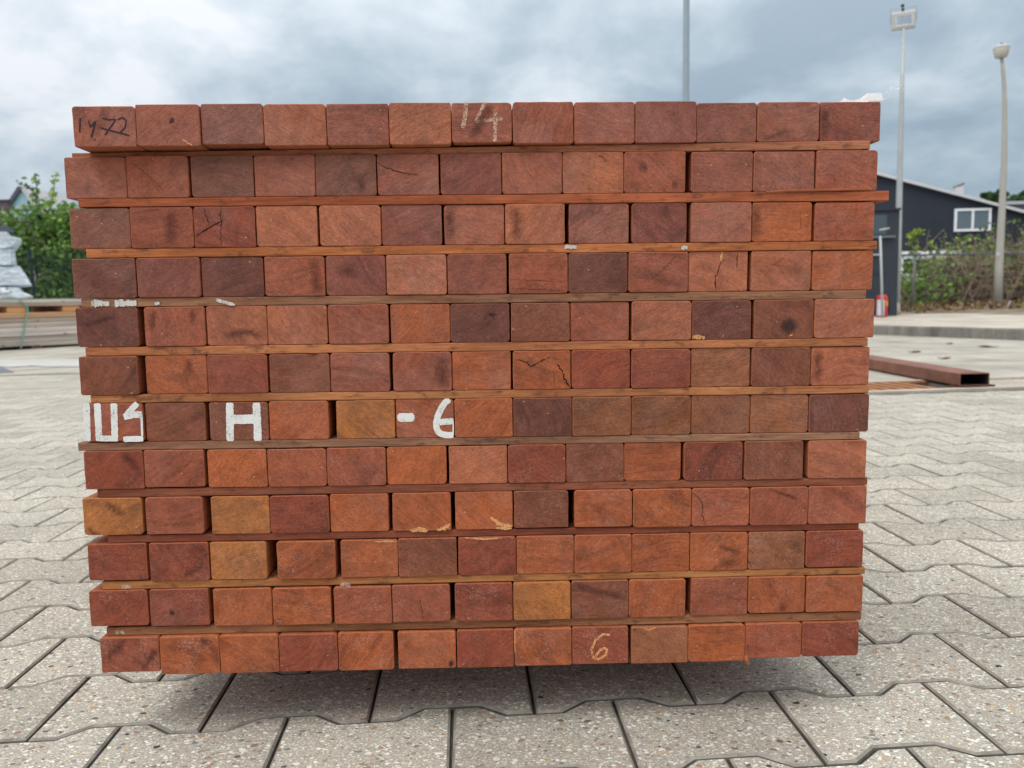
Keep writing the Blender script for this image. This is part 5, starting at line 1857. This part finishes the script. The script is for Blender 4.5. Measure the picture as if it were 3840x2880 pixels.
zt1, zt2 = lumber_z(1134), lumber_z(1121)
for z0, z1, cl_, word in ((zb1, zt1, (166, 146, 132), 'brownish board lying on the orange blocks of the left pile'), (zt1, zt2, (196, 190, 178), 'pale top board of the left pile under the white packs')):
    mb = MB()
    lo_, hi_ = pile_box(0.0, BLEN, z0 + 0.0015, z1 - 0.0015, 0.95, 0.0)
    mb.box(lo_, hi_)
    o = mb.build('board', M_BRD)
    o.matrix_basis = Matrix.Translation(P0) @ Matrix.Rotation(ang_b, 4, 'Z')
    o.color = srgb(*cl_)
    tag(o, word, 'board', 'weathered boards in the pile at the left')
# bearers under the pile
for xq, word in ((2.2, 'left'), (3.45, 'middle'), (5.2, 'right')):
    mb = MB()
    lo_, hi_ = pile_box(xq, xq + 0.12, 0.0, zs_[0], 0.95, 0.03)
    mb.box(lo_, hi_)
    o = mb.build('bearer', M_BRD)
    o.matrix_basis = Matrix.Translation(P0) @ Matrix.Rotation(ang_b, 4, 'Z')
    o.color = srgb(110, 98, 88)
    tag(o, '%s grey bearer under the left board pile' % word, 'bearer', 'bearers under the left pile')
# green strap
M_STRAP = plain('green_strap', srgb(126, 168, 150), 0.4, 0.4)
pts = [on_plane(px, py, bl - bn * 0.0, bn) for px, py in ((68, 1121), (100, 1151), (102, 1172), (92, 1220), (84, 1262), (76, 1306))]
off_ = -bn * 0.02 if bn.dot(F0) > 0 else bn * 0.02
mb = MB()
a_ = [p + off_ + bd * 0.010 for p in pts]
b_ = [p + off_ - bd * 0.010 for p in pts]
for k in range(len(pts) - 1):
    q8 = [a_[k], b_[k], b_[k] - off_ * 0.3, a_[k] - off_ * 0.3]
    r8 = [a_[k + 1], b_[k + 1], b_[k + 1] - off_ * 0.3, a_[k + 1] - off_ * 0.3]
    mb.loft([q8, r8])
tag(mb.build('strap', M_STRAP, loc=pts[-1]), 'green packing strap down the front of the left board pile', 'strap')

# white wrapped packs on the pile
def make_wrap():
    m_, T = mat_new('pale_wrap_sheet')
    tc_ = T.n('ShaderNodeTexCoord')
    n1 = T.noise(tc_.outputs['Object'], 3.0, 5.0, 0.6, 0.8)
    n2 = T.noise(T.mapping(tc_.outputs['Object'], scale=(3, 3, 9)), 2.2, 4.0, 0.6, 1.2)
    c_ = T.ramp(n1, [(0.3, srgb(196, 212, 224)), (0.7, srgb(230, 240, 248))])
    finish(T, c_, 0.35, n2, 1.0, 0.08, 0.45)
    return m_
M_WRAP = make_wrap()
packs = [
 ([(-500, 868), (36, 868), (42, 882), (76, 892), (79, 898), (58, 925), (30, 930), (-500, 936)], 'topmost white wrapped pack of the pile at the left'),
 ([(-500, 934), (52, 930), (57, 960), (60, 994), (-500, 994)], 'second white wrapped pack from the top at the left'),
 ([(-500, 992), (72, 998), (98, 1030), (122, 1066), (70, 1073), (16, 1070), (-500, 1070)], 'third white wrapped pack from the top, flap pointing right'),
 ([(-500, 1072), (76, 1076), (92, 1094), (128, 1110), (116, 1120), (-500, 1121)], 'lowest white wrapped pack with flap, on the board pile')]
fy = bl.y + 0.55
for k, (outl, lab) in enumerate(packs):
    base = wp(30, outl[-1][1], fy)
    ps = [wp(x, y, fy) for x, y in outl]
    # densify
    dense = []
    for a, b in zip(ps, ps[1:] + ps[:1]):
        n_ = max(1, int((b - a).length / 0.09))
        dense += [a.lerp(b, s / n_) for s in range(n_)]
    cen = sum(dense, Vector()) / len(dense)
    lean_ = wp(90, 1000, fy).x / fy
    def slice_(dy, sc_, seed):
        out = []
        for p in dense:
            q_ = cen + (p - cen) * sc_ + Vector((lean_ * dy, dy, 0))
            q_.z = cen.z + (p.z - cen.z) * (0.6 + 0.4 * sc_)
            q_ += Vector((0, 0.07 * noise.noise(p * 5 + Vector((seed, 0, 0))), 0.008 * noise.noise(p * 9 + Vector((seed, 3, 0)))))
            out.append(q_)
        return out
    mb = MB()
    mb.loft([slice_(0.0, 0.94, k), slice_(0.05, 0.985, k), slice_(0.12, 1.0, k), slice_(0.65, 1.0, k + 5), slice_(0.75, 0.97, k + 5)])
    pk = thing('wrapped_pack', lab, 'wrapped pack', (ps[0].x + 2.5, fy, min(p.z for p in ps)), 0, 'white wrapped packs on the left pile')
    mb.build('wrap', M_WRAP, pk)
    if k == 3:
        mb = MB()
        a_, b_ = wp(10, 1096, fy - 0.02), wp(39, 1078, fy - 0.02)
        mb.box((a_.x, fy - 0.04, a_.z), (b_.x, fy - 0.033, b_.z))
        lb = mb.build('label_sheet', M_UPVC, pk)
        mb = MB()
        c1_, c2_ = wp(24, 1087, fy - 0.02), wp(36, 1076, fy - 0.02)
        mb.box((c1_.x, fy - 0.044, c1_.z), (c2_.x, fy - 0.0402, c2_.z))
        mb.build('grey_print', plain('grey_print', srgb(150, 150, 156), 0.6), lb)
# dark slats on top
mb = MB()
tl = thing('dark_sheet_bundle', 'dark grey ribbed sheets lying on top of the white packs', 'sheets', wp(0, 868, fy))
for k in range(4):
    za, zb_ = wp(0, 868 - k * 6, fy).z, wp(0, 863 - k * 6, fy).z
    xr_ = wp(38 - k * 7, 860, fy).x
    mb = MB()
    mb.box((wp(-500, 860, fy).x, fy + 0.03 + 0.02 * k, za), (xr_, fy + 0.12, zb_))
    mb.build('sheet', plain('dark_sheet', srgb(92, 98, 108), 0.6) if k == 0 else bpy.data.materials['dark_sheet'], tl)

# plastic sheet lying in front of the pile
mb = MB()
NX, NY = 40, 12
vs, fs = [], []
for j in range(NY + 1):
    for i in range(NX + 1):
        px = -300 + 640 * i / NX
        t = j / NY
        py = 1376 + (1350 - 1376) * t - 5 * noise.noise(Vector((i * 0.21, 3, 1))) * (1 - t)
        p = on_ground(px, py)
        ridge = math.exp(-((t - 0.35 - 0.12 * math.sin(i * 0.23)) ** 2) / 0.012)
        p.z = 0.004 + 0.022 * ridge * (0.6 + 0.5 * noise.noise(Vector((i * 0.3, j * 0.5, 2)))) + 0.006 * abs(noise.noise(Vector((i * 0.6, j * 0.9, 7))))
        vs.append(p)
for j in range(NY):
    for i in range(NX):
        b0 = j * (NX + 1) + i
        fs.append((b0, b0 + 1, b0 + NX + 2, b0 + NX + 1))
mb.add(vs, fs)
M_PSH = plain('pale_plastic_sheet', srgb(186, 183, 176), 0.4, 0.4, 0, 0.05, 2.0, 0.1)
tag(mb.build('plastic_sheet', M_PSH, smooth=True, loc=on_ground(100, 1365)), 'pale plastic sheet lying creased on the ground before the board pile', 'plastic sheet')
# dark scrap at the left edge
mb = MB()
pts = [on_ground(-60, 1402), on_ground(56, 1397), on_ground(20, 1390), on_ground(-60, 1386)]
c = on_ground(-20, 1394) + Vector((0, 0, 0.07))
mb.add([p + Vector((0, 0, 0.003)) for p in pts] + [c], [(0, 1, 4), (1, 2, 4), (2, 3, 4), (3, 0, 4), (3, 2, 1, 0)])
tag(mb.build('foil_scrap', plain('dark_silver_foil', srgb(96, 98, 110), 0.3, 0.5, 0.5, 0.2, 12.0), loc=on_ground(-20, 1394)), 'pointed dark silver scrap of foil at the left edge', 'scrap')

# house with glazed dormer far left
DY = 33.0
hs = thing('house', 'house with dark roof and glazed gable behind the left hedge', 'house', (wp(150, 1200, DY).x, DY, 0))
M_SLATE = plain('dark_slate', srgb(84, 88, 98), 0.7, 0.2, 0, 0.08, 1.0)
M_TRIM = plain('pale_roof_trim', srgb(196, 192, 196), 0.5)
M_GAB = plain('gable_glass', srgb(150, 192, 200), 0.08, 0.6, 0, 0.03, 0.5, 0.0)
ap, lb_, rb_ = wp(84, 706, DY), wp(24, 800, DY), wp(150, 800, DY)
x0, x1 = wp(-30, 800, DY).x, wp(620, 800, DY).x
ze = wp(100, 838, DY).z
zr_ = wp(260, 752, DY).z
mb = MB()
mb.box((x0, DY + 0.8, 0), (x1, DY + 7, ze))
mb.build('wall', plain('house_wall', srgb(150, 140, 132), 0.8), hs)
mb = MB()
vs = [(x0 - .2, DY + 0.5, ze), (x1, DY + 0.5, ze), (x1, DY + 3.9, zr_ + 0.1), (x0 - .2, DY + 3.9, zr_ + 0.1), (x0 - .2, DY + 7.3, ze), (x1, DY + 7.3, ze)]
mb.add(vs, [(0, 1, 2, 3), (3, 2, 5, 4), (0, 3, 4), (1, 5, 2), (0, 4, 5, 1)])
mb.build('roof', M_SLATE, hs)
mb = MB()
mb.loft([[ap + Vector((0, dy, 0)), lb_ + Vector((0, dy, 0)), rb_ + Vector((0, dy, 0))] for dy in (0.0, 3.0)])
dm = mb.build('dormer', M_GAB, hs)
for (a, b) in ((lb_, ap), (ap, rb_)):
    mb = MB()
    n_ = (b - a).normalized()
    u_ = Vector((-n_.z, 0, n_.x))
    if u_.z < 0:
        u_ = -u_
    q4 = [a - u_ * 0.02, b - u_ * 0.02, b + u_ * 0.14, a + u_ * 0.14]
    mb.loft([[p + Vector((0, -0.12, 0)) for p in q4], [p + Vector((0, 3.1, 0)) for p in q4]])
    mb.build('rafter', M_SLATE if b is ap else M_TRIM, dm)
mb = MB()
pa, pb = wp(40, 780, DY), wp(140, 784, DY)
mb.box((pa.x, DY - 0.05, pa.z - 0.04), (pb.x, DY - 0.002, pa.z + 0.04))
pa, pb = wp(84, 780, DY), wp(84, 720, DY)
mb.tube([wp(74, 782, DY - 0.03), wp(88, 760, DY - 0.03)], 0.04, 6)
mb.build('glazing_bar', M_TRIM, dm)
ch_ = MB()
a_, b_ = wp(-40, 800, DY - 2), wp(27, 748, DY - 2)
ch_.box((a_.x, DY - 2, 0), (b_.x, DY - 1.8, b_.z - 0.06))
ch_.box((a_.x - 0.05, DY - 2.05, b_.z - 0.058), (b_.x + 0.06, DY - 1.75, b_.z))
tag(ch_.build('brick_outbuilding', plain('dark_brick', srgb(92, 82, 88), 0.8), loc=(a_.x, DY - 2, 0)), 'dark flat topped block left of the glazed gable', 'outbuilding')
